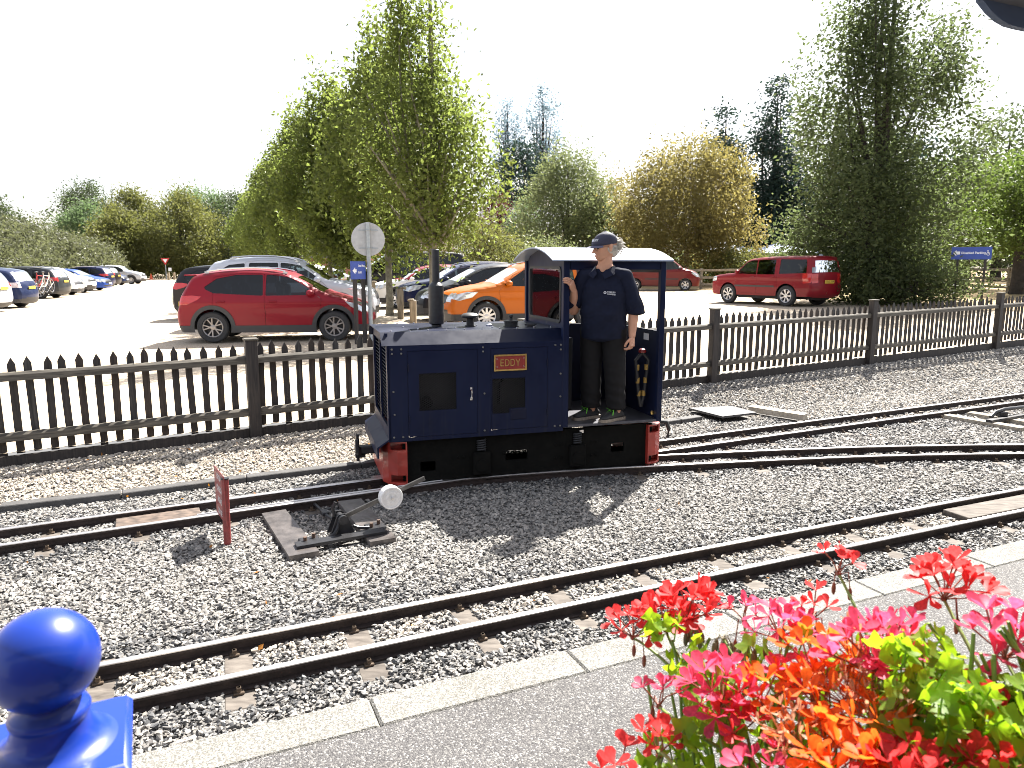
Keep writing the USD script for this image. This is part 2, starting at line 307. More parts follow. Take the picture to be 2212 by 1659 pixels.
# switch blades left of the locomotive
sw = main_c[np.linalg.norm(main_c - np.array([-2.3, 5.27]), axis=1).argmin():np.linalg.norm(main_c - np.array([-.2, 6.35]), axis=1).argmin()]
bl = MB(); tt = np.linspace(0, 1, len(sw))[:, None]
for sd in (1, -1):
    l = sw + (offset_line(sw, sd * (G2 - .036)) - sw); bl.add(*sweep(l, [(x * .55, z) for x, z in RAIL], RZ + .002))
    hl_ = MB().add(*sweep(l, [(x * .5, z) for x, z in HEAD], RZ + .0025)); put(tm, 'blade_head', hl_, M_head)
put(tm, 'switch_blade', bl, M_rail)
# plank infills between rails
def plank(c, s0, w, l, off, name, mt, label, top=RZ + .05):
    p, e, _ = along(c, s0); M = np.eye(4); M[:2, 0] = e; M[:2, 1] = (-e[1], e[0]); M[:2, 3] = p
    mb = MB(); mb.box((0, off, top - .025), (l, w, .05), M, b=.004); NO_STONE.append(shapely.affinity.translate(shapely.affinity.rotate(sbox(-l / 2, off - w / 2, l / 2, off + w / 2), math.degrees(math.atan2(e[1], e[0])), origin=(0, 0)), p[0], p[1]).buffer(.005))
    return put('/World', name, mb, mt, label=label, cat='board')
def s_at(c, xy):
    d = np.r_[0, np.cumsum(np.linalg.norm(np.diff(c, axis=0), axis=1))]; return d[np.linalg.norm(c - np.array(xy), axis=1).argmin()]
plank(main_c, s_at(main_c, (-2.69, 5.12)), .2, .56, .0, 'infill_board', M_sleepdark, 'weathered board between the rails behind the red lineside sign')
plank(near_c, s_at(near_c, (3.75, 5.35)), .21, 1.15, .0, 'infill_board', M_sleeper, 'long grey board between the rails of the near track at the right edge')
# edging kerb behind the main track, in lengths
ke = thing('edging_kerb', 'row of dark timber edging lengths behind the main track', 'kerb')
M_kerb = mat('kerb_dark', (.05, .048, .047), .8, var=.25, scale=12, bump=.4, bscale=80)
kl = [(-6.6, 3.95), (-3.94, 5.33), (-3.18, 5.66), (-2.33, 6.11), (-1.42, 6.55), (-.6, 7.0), (.3, 7.5), (1.2, 8.05), (2.0, 8.5), (2.3, 8.68)]
for a, b in zip(kl, kl[1:]):
    a, b = np.array(a), np.array(b); l = np.linalg.norm(b - a); M = frame((*((a + b) / 2), 0), (*(b - a), 0), (0, 0, 1))
    mb = MB(); mb.box((0, 0, float(bed(*((a + b) / 2))) - .03), (l - .008, .11, .16), M, b=.006); put(ke, 'kerb_length', mb, M_kerb)
    NO_STONE.append(LineString([a, b]).buffer(.058))
# chequer plate and pale board right of the locomotive
mb = MB(); c4 = np.array([(2.25, 9.03), (2.83, 9.15), (3.02, 8.74), (2.53, 8.5)])
M_cheq = usdkit.material(stage, '/World/Looks/chequer_plate', {'g': ('geometry', {}), 'm': ('mapping', {'rotation': (0, 0, .5)}), 'c': ('checker_texture', {'scale': 36., 'color1': (0, 0, 0), 'color2': (1, 1, 1)}), 'b': ('bump', {'strength': 1., 'distance': .006}),
    'p': ('principled_bsdf', {'base_color': (.07, .07, .072), 'roughness': .5, 'metallic': .5})}, [('g.position', 'm.vector'), ('m.vector', 'c.vector'), ('c.fac', 'b.height'), ('b.normal', 'p.normal')], surface='p.BSDF')
mb.prism(Polygon(c4), -.19, -.165); put('/World', 'access_cover', mb, M_cheq, label='chequered metal access cover set in the gravel right of the locomotive', cat='cover'); NO_STONE.append(Polygon(c4).buffer(.01))
mb = MB(); c4 = np.array([(3.02, 9.03), (3.1, 9.17), (3.6, 8.62), (3.5, 8.5)]); M_pale = woodmat('pale_timber', (.33, .29, .22), (.5, .45, .37), (6, 40, 20))
mb.prism(Polygon(c4), -.22, -.15); put('/World', 'timber_board', mb, M_pale, label='pale timber board lying beside the access cover', cat='board'); NO_STONE.append(Polygon(c4).buffer(.01))

# ---------------------------------------------------------------- ballast stones
def stone(seed, flat=.62):
    r = np.random.default_rng(seed); p = r.normal(size=(13, 3)); p /= np.linalg.norm(p, axis=1, keepdims=True); p *= r.uniform(.75, 1.15, (13, 1)); p *= (1.25, .88, flat)
    h = trimesh.convex.convex_hull(p); return np.array(h.vertices) * .5, np.array(h.faces)
def stonemat(name, ramp, rough=.8):
    return usdkit.material(stage, '/World/Looks/' + name, {'o': ('object_info', {}), 'r': ('rgb_ramp', {'ramp': ramp}), 'g': ('geometry', {}), 'n': ('noise_texture', {'scale': 90., 'detail': 3.}),
        'rn': ('rgb_ramp', {'ramp': [(.3, (.75, .75, .75)), (.7, (1.1, 1.1, 1.1))]}), 'x': ('mix_color', {'blend_type': 'multiply', 'fac': 1.}), 'p': ('principled_bsdf', {'roughness': rough, 'specular_ior_level': .5})},
        [('o.random', 'r.fac'), ('g.position', 'n.vector'), ('n.fac', 'rn.fac'), ('r.color', 'x.a'), ('rn.color', 'x.b'), ('x.result', 'p.base_color')], surface='p.BSDF')
M_st_dark = stonemat('stone_dark', [(0, (.042, .043, .045)), (.6, (.078, .078, .078)), (.9, (.15, .14, .13)), (1, (.3, .27, .23))], .6)
M_st_grey = stonemat('stone_grey', [(0, (.15, .144, .134)), (.35, (.215, .206, .19)), (.75, (.285, .268, .245)), (1, (.40, .37, .33))])
M_st_pale = stonemat('stone_pale', [(0, (.28, .24, .19)), (.4, (.42, .37, .30)), (.8, (.55, .49, .41)), (1, (.66, .60, .53))])
def scatter(name, pts, size, m, label, seed=1):
    r = np.random.default_rng(seed); path = numbered('/World', name); pi = UsdGeom.PointInstancer.Define(stage, path); n = len(pts)
    for k in range(6):
        q = put(path, 'stone', stone(seed * 10 + k), m); pi.CreatePrototypesRel().AddTarget(q)
    z = bed(pts[:, 0], pts[:, 1]); sc = size * np.exp(r.normal(0, .28, n)).clip(.55, 1.8)
    pi.CreateProtoIndicesAttr(Vt.IntArray.FromNumpy(r.integers(0, 6, n).astype(np.int32)))
    pi.CreatePositionsAttr(Vt.Vec3fArray.FromNumpy(np.stack([pts[:, 0], pts[:, 1], z + sc * r.uniform(-.1, .22, n)], 1).astype(np.float32)))
    pi.CreateScalesAttr(Vt.Vec3fArray.FromNumpy(np.repeat(sc[:, None], 3, 1).astype(np.float32)))
    yaw, tx, ty = r.uniform(0, 2 * np.pi, n), r.normal(0, .28, n), r.normal(0, .28, n)
    q = trimesh.transformations
    cy, sy, cx, sx, cz, szz = np.cos(ty / 2), np.sin(ty / 2), np.cos(tx / 2), np.sin(tx / 2), np.cos(yaw / 2), np.sin(yaw / 2)
    w = cx * cy * cz + sx * sy * szz; x = sx * cy * cz - cx * sy * szz; y = cx * sy * cz + sx * cy * szz; zq = cx * cy * szz - sx * sy * cz
    pi.CreateOrientationsAttr(Vt.QuathArray([Gf.Quath(float(a), float(b), float(c), float(d)) for a, b, c, d in zip(w, x, y, zq)]))
    meta(pi.GetPrim(), label, 'gravel', kind='stuff'); return path
def sample(n, seed):
    """points on the visible bed, denser near the camera"""
    r = np.random.default_rng(seed); out = []
    for (s0, s1, v0, v1, dens) in ((-4.2, 1.6, -7.0, -.1, 1.), (1.6, 4.5, -7., -.1, 1.), (4.5, 9, -6.2, -.1, .6), (9, 15, -5.5, -.1, .36), (15, 24, -5, -.1, .2)):
        k = int(n * dens * (s1 - s0) * (v1 - v0)); a, b = r.uniform(s0, s1, k), r.uniform(v0, v1, k)
        out.append(np.stack([F0[0] + a * FU[0] + b * FN[0], F0[1] + a * FU[1] + b * FN[1]], 1))
    p = np.vstack(out); vp = (p - P0) @ PN; p = p[vp > .02]
    u = p[:, 0] / np.maximum(p[:, 1], .1); p = p[(u > -.82) & (u < .8) & (p[:, 1] > .9)]
    return p[~shapely.contains_xy(shapely.union_all(NO_STONE), p[:, 0], p[:, 1])]
# ---------------------------------------------------------------- picket fence
M_fence = woodmat('fence_dark_stain', (.014, .011, .010), (.045, .036, .03), (60, 60, 4), .65, .5, .4)
M_fence3 = woodmat('fence_stain_brown', (.020, .014, .010), (.062, .045, .034), (60, 60, 4), .7, .5, .35); M_fence4 = woodmat('fence_stain_worn', (.016, .015, .015), (.075, .068, .06), (60, 60, 3), .75, .6, .3)
M_fence2 = woodmat('fence_rail_weathered', (.05, .043, .035), (.14, .125, .10), (5, 5, 60), .7, .5, .3)
MF = np.eye(4); MF[:2, 0] = FU; MF[:2, 1] = FN; MF[:2, 3] = F0
fe = thing('picket_fence', 'long dark stained picket fence between the tracks and the car park', 'fence')
def fz(s): return .012 * s
posts = [-3.27, 0.03, 3.2, 6.33, 9.9, 13.75, 17.3, 20.9, 24.5]
for s in posts:
    h0, h1 = fz(s) - .25, fz(s) + (.93 if s > 1 else .885); mb = MB(); mb.box((s, -.06, (h0 + h1) / 2), (.115, .1, h1 - h0), MF, b=.004)
    p = put(fe, 'post', mb, M_fence)
    mb = MB(); mb.box((s, -.06, h1 + .011), (.135, .12, .022), MF, b=.005); put(p, 'post_cap', mb, M_fence2)
for a, b in zip(posts, posts[1:]):
    la, lb = a + .0585, b - .0585
    for zc, hh, name in ((.69, .075, 'top_rail'), (.155, .075, 'bottom_rail')):
        M = MF @ frame(((la + lb) / 2, -.045, fz((la + lb) / 2) + zc), (1, 0, .012), (0, 0, 1)); mb = MB()
        # top face weathered to a slope
        pr = Polygon([(-.032, -hh / 2), (.03, -hh / 2), (.03, hh / 2), (-.012, hh / 2), (-.032, hh / 2 - .02)])
        t = extr(pr, lb - la); t.apply_transform(T(-(lb - la) / 2, 0, 0) @ trimesh.transformations.rotation_matrix(math.pi / 2, [0, 1, 0]) @ R(90)); mb.tm(t, M)
        put(fe, name, mb, M_fence2)
    M = MF @ frame(((la + lb) / 2, -.03, fz((la + lb) / 2) - .09), (1, 0, .012), (0, 0, 1)); mb = MB(); mb.box((0, 0, 0), (lb - la, .03, .15), M, b=.003)
    put(fe, 'gravel_board', mb, M_fence)
pick = Polygon([(-.031, 0), (.031, 0), (.031, .80), (0, .862), (-.031, .80)])
s = -2.75; k = 0
while s < 24.4:
    if min(abs(s - q) for q in posts) > .085:
        mb = MB(); t = extr(pick, .02); dz = random.uniform(-.018, .016)
        M = MF @ T(s, .005, fz(s) - .005 + dz) @ R(90, 'x') @ R(random.gauss(0, .75), 'z') @ T(0, 0, -.02)
        mb.tm(t, M); put(fe, 'picket', mb, random.choice((M_fence, M_fence, M_fence3, M_fence4)))
    s += .1305; k += 1

# ---------------------------------------------------------------- red lineside sign
M_redpaint = mat('red_sign_paint', (.16, .018, .018), .5, var=.35, scale=25, coat=.2)
M_whitelet = mat('faded_white_letters', (.5, .45, .44), .7, var=.4, scale=120)
sb = np.array([-1.93, 4.66]); zb = float(bed(*sb))
st = thing('lineside_sign', 'small red sign plate on a red tube post beside the point lever', 'sign', (sb[0], sb[1], zb))
mb = MB(); mb.tube([(0, 0, -.1), (.004, .0, .2), (.01, 0, .455)], .024, 16); put(st, 'post', mb, M_redpaint, 40)
mb = MB(); mb.lathe([(0, .456), (.026, .456), (.026, .464), (0, .466)], 16, T(.01)); put(st, 'post_cap', mb, M_blackiron, 30)
pdir = np.array([-.21, .335, 0]); pdir /= np.linalg.norm(pdir)
Mp = frame((.015, -.03, .27), -pdir, (0, 0, 1))            # plate: x towards the camera, face is -y side
mb = MB(); mb.box((-.165, .0, .04), (.35, .006, .345), Mp, b=.002); pl = put(st, 'sign_plate', mb, M_redpaint)
for i, (w, hh) in enumerate((('STOP', .038), ('CHECK', .038), ('ROAD', .038), ('IS SET', .038))):
    t = meshkit.text_mesh(w, hh, .0015, True); bw = t.bounds[:, 0]; t.apply_translation([-(bw[0] + bw[1]) / 2, 0, 0])
    lm = MB(); lm.tm(t, Mp @ T(-.165, -.0032, .145 - i * .083) @ R(90, 'x')); put(pl, 'lettering', lm, M_whitelet)

# ---------------------------------------------------------------- point lever
pz = -.225
lv = thing('point_lever', 'black point lever with a white painted round counterweight beside the switch', 'point lever')
M_plate = mat('oily_plate', (.085, .075, .07), .32, .3, var=.5, scale=9, bump=.2, bscale=40)
M_rusty = mat('rusty_bolt', (.07, .04, .025), .7, .2, var=.4, scale=60)
M_discp = mat('counterweight_paint', (.62, .61, .60), .4, .15, var=.12, scale=40, bump=.15, bscale=90)
def quad_slab(c4, z0, z1): m = MB(); m.prism(Polygon(c4), z0, z1); NO_STONE.append(Polygon(c4).buffer(.006)); return m
put(lv, 'base_timber', quad_slab([(-1.87, 5.17), (-1.42, 4.36), (-1.25, 4.45), (-1.72, 5.26)], -.27, -.205), M_plate)
put(lv, 'base_timber', quad_slab([(-1.37, 5.45), (-.95, 4.60), (-.79, 4.68), (-1.2, 5.52)], -.27, -.205), M_plate)
put(lv, 'cross_bar', quad_slab([(-1.40, 4.47), (-.86, 4.75), (-.9, 4.83), (-1.44, 4.55)], -.205, -.185), M_blackiron)
LU = np.array([.872, .489, 0]); LN = np.array([-.489, .872, 0]); pv = np.array([-1.19, 4.785, -.095])
ML = frame(pv, LU, (0, 0, 1))                                # x along the track, z up, y away from the camera
brk = Polygon([(-.085, -.11), (.085, -.11), (.034, .02), (.02, .033), (-.02, .033), (-.034, .02)])
for yy in (-.05, .035):
    mb = MB(); t = extr(brk, .014); mb.tm(t, ML @ T(0, yy + .014, 0) @ R(90, 'x')); put(lv, 'bracket', mb, M_blackiron)
mb = MB(); mb.tube([(0, -.075, 0), (0, .07, 0)], .026, 16, ML); mb.tube([(0, -.085, 0), (0, -.06, 0)], .032, 16, ML); put(lv, 'pivot', mb, M_blackiron, 40)
el = math.atan2(.175, .56); Ma = ML @ R(-el / D2R, 'y')
mb = MB(); mb.box((.33, -.03, 0), (.64, .012, .034), Ma, b=.003); put(lv, 'lever_arm', mb, mat('lever_steel', (.10, .095, .09), .4, .6, var=.3, scale=20))
Md = Ma @ T(.36, -.07, 0) @ R(90, 'x')
mb = MB(); mb.lathe([(0, .038), (.012, .038), (.012, .028), (.03, .028), (.032, .0305), (.045, .0305), (.047, .028), (.066, .028), (.069, .032), (.079, .032), (.082, .028), (.082, -.028), (.079, -.032), (0, -.032)][::-1], 48, Md); w = put(lv, 'counterweight', mb, M_discp, 30)
mb = MB(); mb.lathe([(0, .055), (.008, .055), (.009, .038)][::-1], 8, Md); put(w, 'bolt', mb, M_head)
arc = [(-.11 - .135 * math.sin(a), -.06, -.02 - .12 + .135 * math.cos(a)) for a in np.linspace(-1.25, .1, 12)]
mb = MB(); mb.tube([(-.02, -.05, .0), (-.035, -.06, -.05), (-.06, -.075, -.085), (-.1, -.085, -.1), (-.17, -.09, -.105)], .012, 8, ML); mb.tube([(-.02, .03, .1), (-.04, .03, .06), (-.03, .03, 0)], .013, 8, ML); put(lv, 'stop_arm', mb, M_blackiron, 40)
mb = MB(); mb.tube([(.08, -.03, -.07), (.12, -.035, -.09), (.19, -.04, -.1)], .012, 8, ML); put(lv, 'stop_arm', mb, M_blackiron, 40)
for x, y in ((-.23, -.07), (.24, -.03)):
    mb = MB(); mb.box((x, y, -.105), (.13, .12, .02), ML, b=.005); f = put(lv, 'foot_plate', mb, M_blackiron)
    for dx in (-.035, .03):
        mb = MB(); mb.lathe([(0, .03), (.013, .03), (.013, 0)][::-1], 6, ML @ T(x + dx, y + dx * .6, -.095)); put(f, 'bolt', mb, M_rusty)
mb = MB(); mb.tube([tuple(pv + LN * .03 + [0, 0, -.06]), tuple(pv + LN * .35 + [0, 0, -.1]), tuple(pv + LN * .85 + [0, 0, -.125])], .012, 8); mb.box((0, .42, -.1), (.05, .09, .03), ML, b=.004); put(lv, 'pull_rod', mb, M_blackiron, 40)

# ---------------------------------------------------------------- second lever at the right edge
l2 = thing('point_lever', 'black point lever lying low on two pale timbers at the right edge', 'point lever')
M_ptim = woodmat('lever_timber_pale', (.22, .19, .15), (.40, .36, .29), (8, 40, 20))
def bar(a, b, w, z0, z1):
    a, b = np.array(a, float), np.array(b, float); n = np.array([-(b - a)[1], (b - a)[0]]) / np.linalg.norm(b - a) * w / 2; return quad_slab([tuple(a + n), tuple(b + n), tuple(b - n), tuple(a - n)], z0, z1)
put(l2, 'base_timber', bar((5.38, 8.76), (5.82, 8.03), .13, -.27, -.195), M_ptim); put(l2, 'base_timber', bar((5.77, 8.92), (6.23, 8.16), .13, -.27, -.195), M_ptim)
put(l2, 'cross_bar', bar((5.60, 8.30), (6.3, 8.67), .07, -.195, -.165), M_blackiron)
mb = MB(); mb.tube([(5.70, 8.42, -.16), (5.78, 8.47, -.11), (5.95, 8.56, -.09), (6.2, 8.70, -.10), (6.5, 8.85, -.11)], .022, 10); put(l2, 'lever_arm', mb, M_blackiron, 40)
mb = MB(); mb.box((5.9, 8.53, -.145), (.10, .10, .07), b=.01); put(l2, 'bracket', mb, M_blackiron)

# ---------------------------------------------------------------- the locomotive
# local frame: x from the bonnet's front (left in the photo) to the cab's rear, y away from the camera, z up from the rail heads
LA = 16.5; LO = np.array([-1.0, 5.76, -.18]); W = 1.1
lo = thing('locomotive', 'dark blue narrow gauge diesel locomotive with an open cab and red buffer beams', 'locomotive', LO, LA)
M_navy = usdkit.material(stage, '/World/Looks/navy_paint', {'g': ('geometry', {}), 'n': ('noise_texture', {'scale': 2.6, 'detail': 6., 'roughness': .65}), 'r': ('rgb_ramp', {'ramp': [(.3, (.0030, .0055, .019)), (.7, (.0048, .0088, .029))]}),
    'm': ('mapping', {'scale': (34, 34, 1.6)}), 'n2': ('noise_texture', {'scale': 1., 'detail': 4.}), 'd': ('rgb_ramp', {'ramp': [(.52, (0, 0, 0)), (.78, (.5, .5, .5))]}), 'sx': ('separate_xyz', {}), 'zr': ('map_range', {'from_min': .95, 'from_max': .15, 'to_min': .03, 'to_max': .7, 'clamp': True}), 'mu': ('math', {'math_type': 'multiply'}),
    'x': ('mix_color', {'b': (.03, .028, .026)}), 'rr': ('map_range', {'from_min': .3, 'from_max': .7, 'to_min': .28, 'to_max': .5}), 'n4': ('noise_texture', {'scale': 1.7, 'detail': 2.}), 'b': ('bump', {'strength': .12, 'distance': .02}), 'p': ('principled_bsdf', {'specular_ior_level': .18})},
    [('g.position', 'n.vector'), ('n.fac', 'r.fac'), ('g.position', 'm.vector'), ('m.vector', 'n2.vector'), ('n2.fac', 'd.fac'), ('g.position', 'sx.vector'), ('sx.z', 'zr.value'), ('d.color', 'mu.value1'), ('zr.result', 'mu.value2'), ('r.color', 'x.a'), ('mu.value', 'x.fac'), ('x.result', 'p.base_color'), ('n.fac', 'rr.value'), ('rr.result', 'p.roughness'), ('g.position', 'n4.vector'), ('n4.fac', 'b.height'), ('b.normal', 'p.normal')], surface='p.BSDF')
M_navyd = mat('navy_paint_frame', (.0035, .005, .016), .45, .0, var=.2, scale=6., coat=.05, spec=.2)
M_buff = mat('buffer_beam_red', (.26, .022, .014), .42, var=.2, scale=9, coat=.3, bump=.05, bscale=40)
M_frame = mat('frame_grime', (.0038, .0037, .003), .75, .0, spec=.12, var=.4, scale=12, bump=.2, bscale=60)
M_chrome = mat('chrome', (.7, .7, .72), .15, 1., var=.05)
M_boltp = mat('bolt_paint', (.17, .165, .15), .4, .6, var=.2, scale=80)
M_roofp = mat('roof_grey_blue', (.30, .34, .42), .45, 0., var=.12, scale=6, coat=.2)
M_brass = mat('brass', (.78, .55, .20), .25, 1., var=.1, scale=40)
M_platered = mat('nameplate_red', (.20, .018, .014), .45, var=.15, scale=60)
M_black = mat('matt_black', (.009, .009, .010), .55, var=.2, scale=20)
M_mesh = mat('grille_mesh', (.016, .016, .018), .5, .4, var=.2)
M_rubber = mat('rubber_black', (.012, .012, .012), .6, var=.2)
M_winglass = glass('cab_glass', .86, .01)
BL, CL = 1.53, 2.46                                           # bonnet end, cab rear
ZB, ZT0, ZT1 = .37, 1.165, 1.265                              # bonnet bottom, chamfer, top
def slab(x0, x1, y0, y1, z0, z1, b=.004): m = MB(); m.box(((x0 + x1) / 2, (y0 + y1) / 2, (z0 + z1) / 2), (x1 - x0, y1 - y0, z1 - z0), b=b); return m
def hexbolt(parent, x, z, y=-.001, r=.0085, m=None):
    mb = MB(); mb.lathe([(r, 0), (r, .005), (r * .7, .008), (0, .009)], 8, T(x, y, z) @ R(90, 'x')); return put(parent, 'bolt', mb, m or M_boltp)
# near side sheet with two door openings and two grille openings
side = sbox(0, ZB, BL - .02, ZT0)
d1, d2 = sbox(.16, ZB + .035, .74, ZT0 - .05), sbox(.86, ZB + .05, 1.36, ZT0 - .05)
g1, g2 = sbox(.25, .62, .56, .93), sbox(.87, .56, 1.16, .86).difference(sbox(1.02, .55, 1.17, .60))
def panel(parent, name, poly, y, th, m, smooth=False):
    t = extr(poly, th); mb = MB(); mb.tm(t, T(0, y + th, 0) @ R(90, 'x')); return put(parent, name, mb, m, smooth)
sp = panel(lo, 'bonnet_side', side.difference(d1.buffer(.003, join_style='mitre')).difference(d2.buffer(.003, join_style='mitre')), 0, .006, M_navy)
for x in (.035, .11): 
    for z in (ZT0 - .03, ZT0 - .065, .41): hexbolt(sp, x, z)
for x, z in ((.04, .79), (.045, .60), (.79, 1.13), (.79, 1.095), (.80, .74), (.80, .42), (1.43, 1.13), (1.48, 1.13), (1.48, 1.09), (1.48, .88), (1.48, .68), (1.43, .42), (1.48, .42)): hexbolt(sp, x, z)
def grille(parent, gp):
    x0, z0, x1, z1 = gp.bounds; ls = []; step = .019
    for sgn in (1, -1):
        for c in np.arange(-1.2, 1.2, step):
            l = LineString([(x0 - .3, (z0 + z1) / 2 + c + sgn * -.3 * .6 - sgn * (x1 - x0) * .3), (x1 + .3, (z0 + z1) / 2 + c + sgn * .3 * .6 + sgn * (x1 - x0) * .3)]).intersection(gp.buffer(.01, join_style='mitre'))
            for q in getattr(l, 'geoms', [l]):
                if not q.is_empty and q.length > .01: ls.append(q.coords)
    mb = MB()
    for i, q in enumerate(ls):
        a, b = np.array(q[0]), np.array(q[-1]); mid = (a + b) / 2; an = math.atan2(b[1] - a[1], b[0] - a[0])
        mb.box((0, 0, 0), (np.linalg.norm(b - a), .004, .0032), T(mid[0], .0075 + .0025 * (i % 2), mid[1]) @ R(-an / D2R, 'y'))
    put(parent, 'grille', mb, M_mesh)
for d, g in ((d1, g1), (d2, g2)):
    dp = panel(lo, 'bonnet_door', d.difference(g), -.0015, .005, M_navy); grille(dp, g)
    for z in (.55, .98):
        hx = d.bounds[0] + .004 if d is d1 else d.bounds[2] - .004
        mb = MB(); mb.tube([(hx, -.004, z - .03), (hx, -.004, z + .03)], .0045, 8); put(dp, 'hinge', mb, M_navyd, 40)
hd = MB(); hd.tube([(.685, -.002, .70), (.685, -.028, .705), (.685, -.03, .72), (.685, -.03, .765), (.685, -.028, .78), (.685, -.002, .785)], .006, 8); hd.box((.685, -.004, .70), (.018, .006, .022)); hd.box((.685, -.004, .785), (.018, .006, .022)); put(lo, 'door_handle', hd, M_chrome, 40)
put(lo, 'lower_cover', slab(1.03, 1.17, -.006, .004, .50, .592), M_navyd)
# dark engine mass behind the grilles
put(lo, 'engine', slab(.12, 1.4, .16, W - .06, ZB + .02, 1.1), M_black)
mb = MB(); mb.tube([(.33, .07, .67), (.33, .15, .67)], .045, 16); mb.tube([(.95, .1, .62), (.96, .1, .8), (1.0, .13, .84)], .012, 8); put(lo, 'engine_pulley', mb, M_frame, 40)
panel(lo, 'bonnet_side', side, W - .006, .006, M_navy)
# chamfered top
tp = Polygon([(0, ZT0), (.115, ZT1), (W - .115, ZT1), (W, ZT0), (W - .006, ZT0 - .004), (W - .118, ZT1 - .006), (.118, ZT1 - .006), (.006, ZT0 - .004)])
t = extr(tp, BL + .045); mb = MB(); mb.tm(t, T(-.045, 0, 0) @ np.array([[0, 0, 1, 0], [1, 0, 0, 0], [0, 1, 0, 0], [0, 0, 0, 1.]])); tpath = put(lo, 'bonnet_top', mb, M_navy)
def topbolt(x, y, r=.007):
    mb = MB(); mb.lathe([(r, 0), (r, .009), (r * .6, .012), (0, .012)], 6, T(x, y, ZT1)); put(tpath, 'bolt', mb, M_chrome)
for x in np.arange(.05, 1.45, .155):
    topbolt(x, .16); topbolt(x, W - .17)
for x, y in ((.3, .3), (.62, .3), (.95, .3), (.2, .5), (.86, .52)): topbolt(x, y, .009)
for a, b in ((.22, .38), (.44, .72)): put(tpath, 'joint_strip', slab(a, b, .33, .35, ZT1, ZT1 + .004, 0), M_navyd)
# front face with louvres
fr = MB(); fr.box((.003, .035, (ZB + ZT0) / 2), (.02, .07, ZT0 - ZB)); fr.box((.003, W - .035, (ZB + ZT0) / 2), (.02, .07, ZT0 - ZB)); fr.box((.003, W / 2, 1.215), (.02, W - .16, .09)); fr.box((.003, W / 2, ZB + .06), (.02, W - .14, .12)); fr.box((.003, W / 2, (ZB + ZT0) / 2), (.018, .04, ZT0 - ZB))
put(lo, 'bonnet_front', fr, M_navy)
for k in range(22):
    z = ZB + .15 + k * .031; m = MB(); m.box((0, W / 2, 0), (.022, W - .15, .004), T(.02, 0, z) @ R(35, 'y')); put(lo, 'louvre', m, M_navyd)
# sloping apron under the front
ap = Polygon([(0, .40), (0, .385), (-.09, .325), (-.09, .24), (-.105, .24), (-.105, .332)])
t = extr(ap, W); mb = MB(); mb.tm(t, T(0, W, 0) @ R(90, 'x')); put(lo, 'front_apron', mb, M_navy)
# stack: fat silencer with narrower pipe
sx, sy = .50, .52
mb = MB(); mb.lathe([(.045, 0), (.045, .02), (.066, .03), (.068, .04), (.068, .335), (.064, .365), (.045, .385), (.036, .392), (.034, .41), (.034, .675), (.03, .678), (.028, .63), (0, .63)], 28, T(sx, sy, ZT1)); put(lo, 'exhaust_stack', mb, M_blackiron, 35)
mb = MB(); mb.lathe([(.05, 0), (.05, .008), (.034, .012), (.034, .07), (.03, .075), (.074, .078), (.08, .088), (.078, .10), (.06, .114), (.03, .12), (0, .121)], 28, T(.80, .50, ZT1)); put(lo, 'air_intake', mb, M_black, 35)
mb = MB(); mb.lathe([(.07, 0), (.07, .005), (.058, .006), (.06, .04), (.066, .042), (.066, .056), (.02, .06), (.013, .066), (.012, .078), (.02, .09), (.018, .105), (0, .11)], 28, T(1.14, .36, ZT1)); put(lo, 'filler_cap', mb, M_black, 35)
mb = MB(); mb.lathe([(.03, 0), (.03, .012), (.02, .02), (0, .022)], 16, T(.97, .48, ZT1)); put(lo, 'radiator_cap', mb, M_chrome, 35)
mb = MB(); mb.box((1.3, .3, ZT1 + .012), (.07, .06, .012)); mb.tube([(1.25, .3, ZT1 + .02), (1.36, .3, ZT1 + .02)], .006, 8); put(lo, 'bonnet_catch', mb, M_blackiron)
# nameplate
npx0, npx1, npz0, npz1 = .885, 1.165, .93, 1.06
mb = MB(); mb.box(((npx0 + npx1) / 2, -.006, (npz0 + npz1) / 2), (npx1 - npx0, .009, npz1 - npz0), b=.003)
n_ = put(lo, 'nameplate', mb, M_platered)
rim = sbox(npx0 - .004, npz0 - .004, npx1 + .004, npz1 + .004).difference(sbox(npx0 + .009, npz0 + .009, npx1 - .009, npz1 - .009)); panel(n_, 'plate_border', rim, -.0165, .008, M_brass)
t = meshkit.text_mesh('EDDY', .058, .006, False); w = .175; t.apply_scale([w / np.ptp(t.bounds[:, 0]), 1, 1]); t.apply_translation([-t.bounds[:, 0].mean(), 0, 0]); mb = MB(); mb.tm(t, T((npx0 + npx1) / 2, -.010, .966) @ R(90, 'x')); put(n_, 'lettering', mb, M_brass)
for x in (npx0 + .022, npx1 - .022):
    for z in (npz0 + .032, npz1 - .03): hexbolt(n_, x, z, -.0105, .005, M_chrome)
# cab: floor, back, posts, roof
put(lo, 'cab_floor', slab(BL - .02, CL, .0, W, .395, .42, .003), mat('floor_plate', (.07, .07, .08), .4, .5, var=.3, scale=15))
put(lo, 'front_post', slab(BL - .03, BL + .025, -.004, .05, ZB + .03, 1.85), M_navy)
put(lo, 'front_post', slab(BL - .03, BL + .025, W - .05, W, ZB + .03, 1.85), M_navy)
put(lo, 'rear_post', slab(CL - .045, CL + .005, -.004, .05, .40, 1.85), M_navy)
put(lo, 'rear_post', slab(CL - .045, CL + .005, W - .05, W, .40, 1.85), M_navy)
put(lo, 'side_header', slab(BL + .03, CL - .05, .003, .045, 1.765, 1.85), M_navy)
put(lo, 'side_header', slab(BL + .03, CL - .05, W - .045, W - .003, 1.765, 1.85), M_navy)
put(lo, 'far_side_panel', slab(BL + .03, CL - .05, W - .03, W - .006, .42, 1.22), M_navyd)
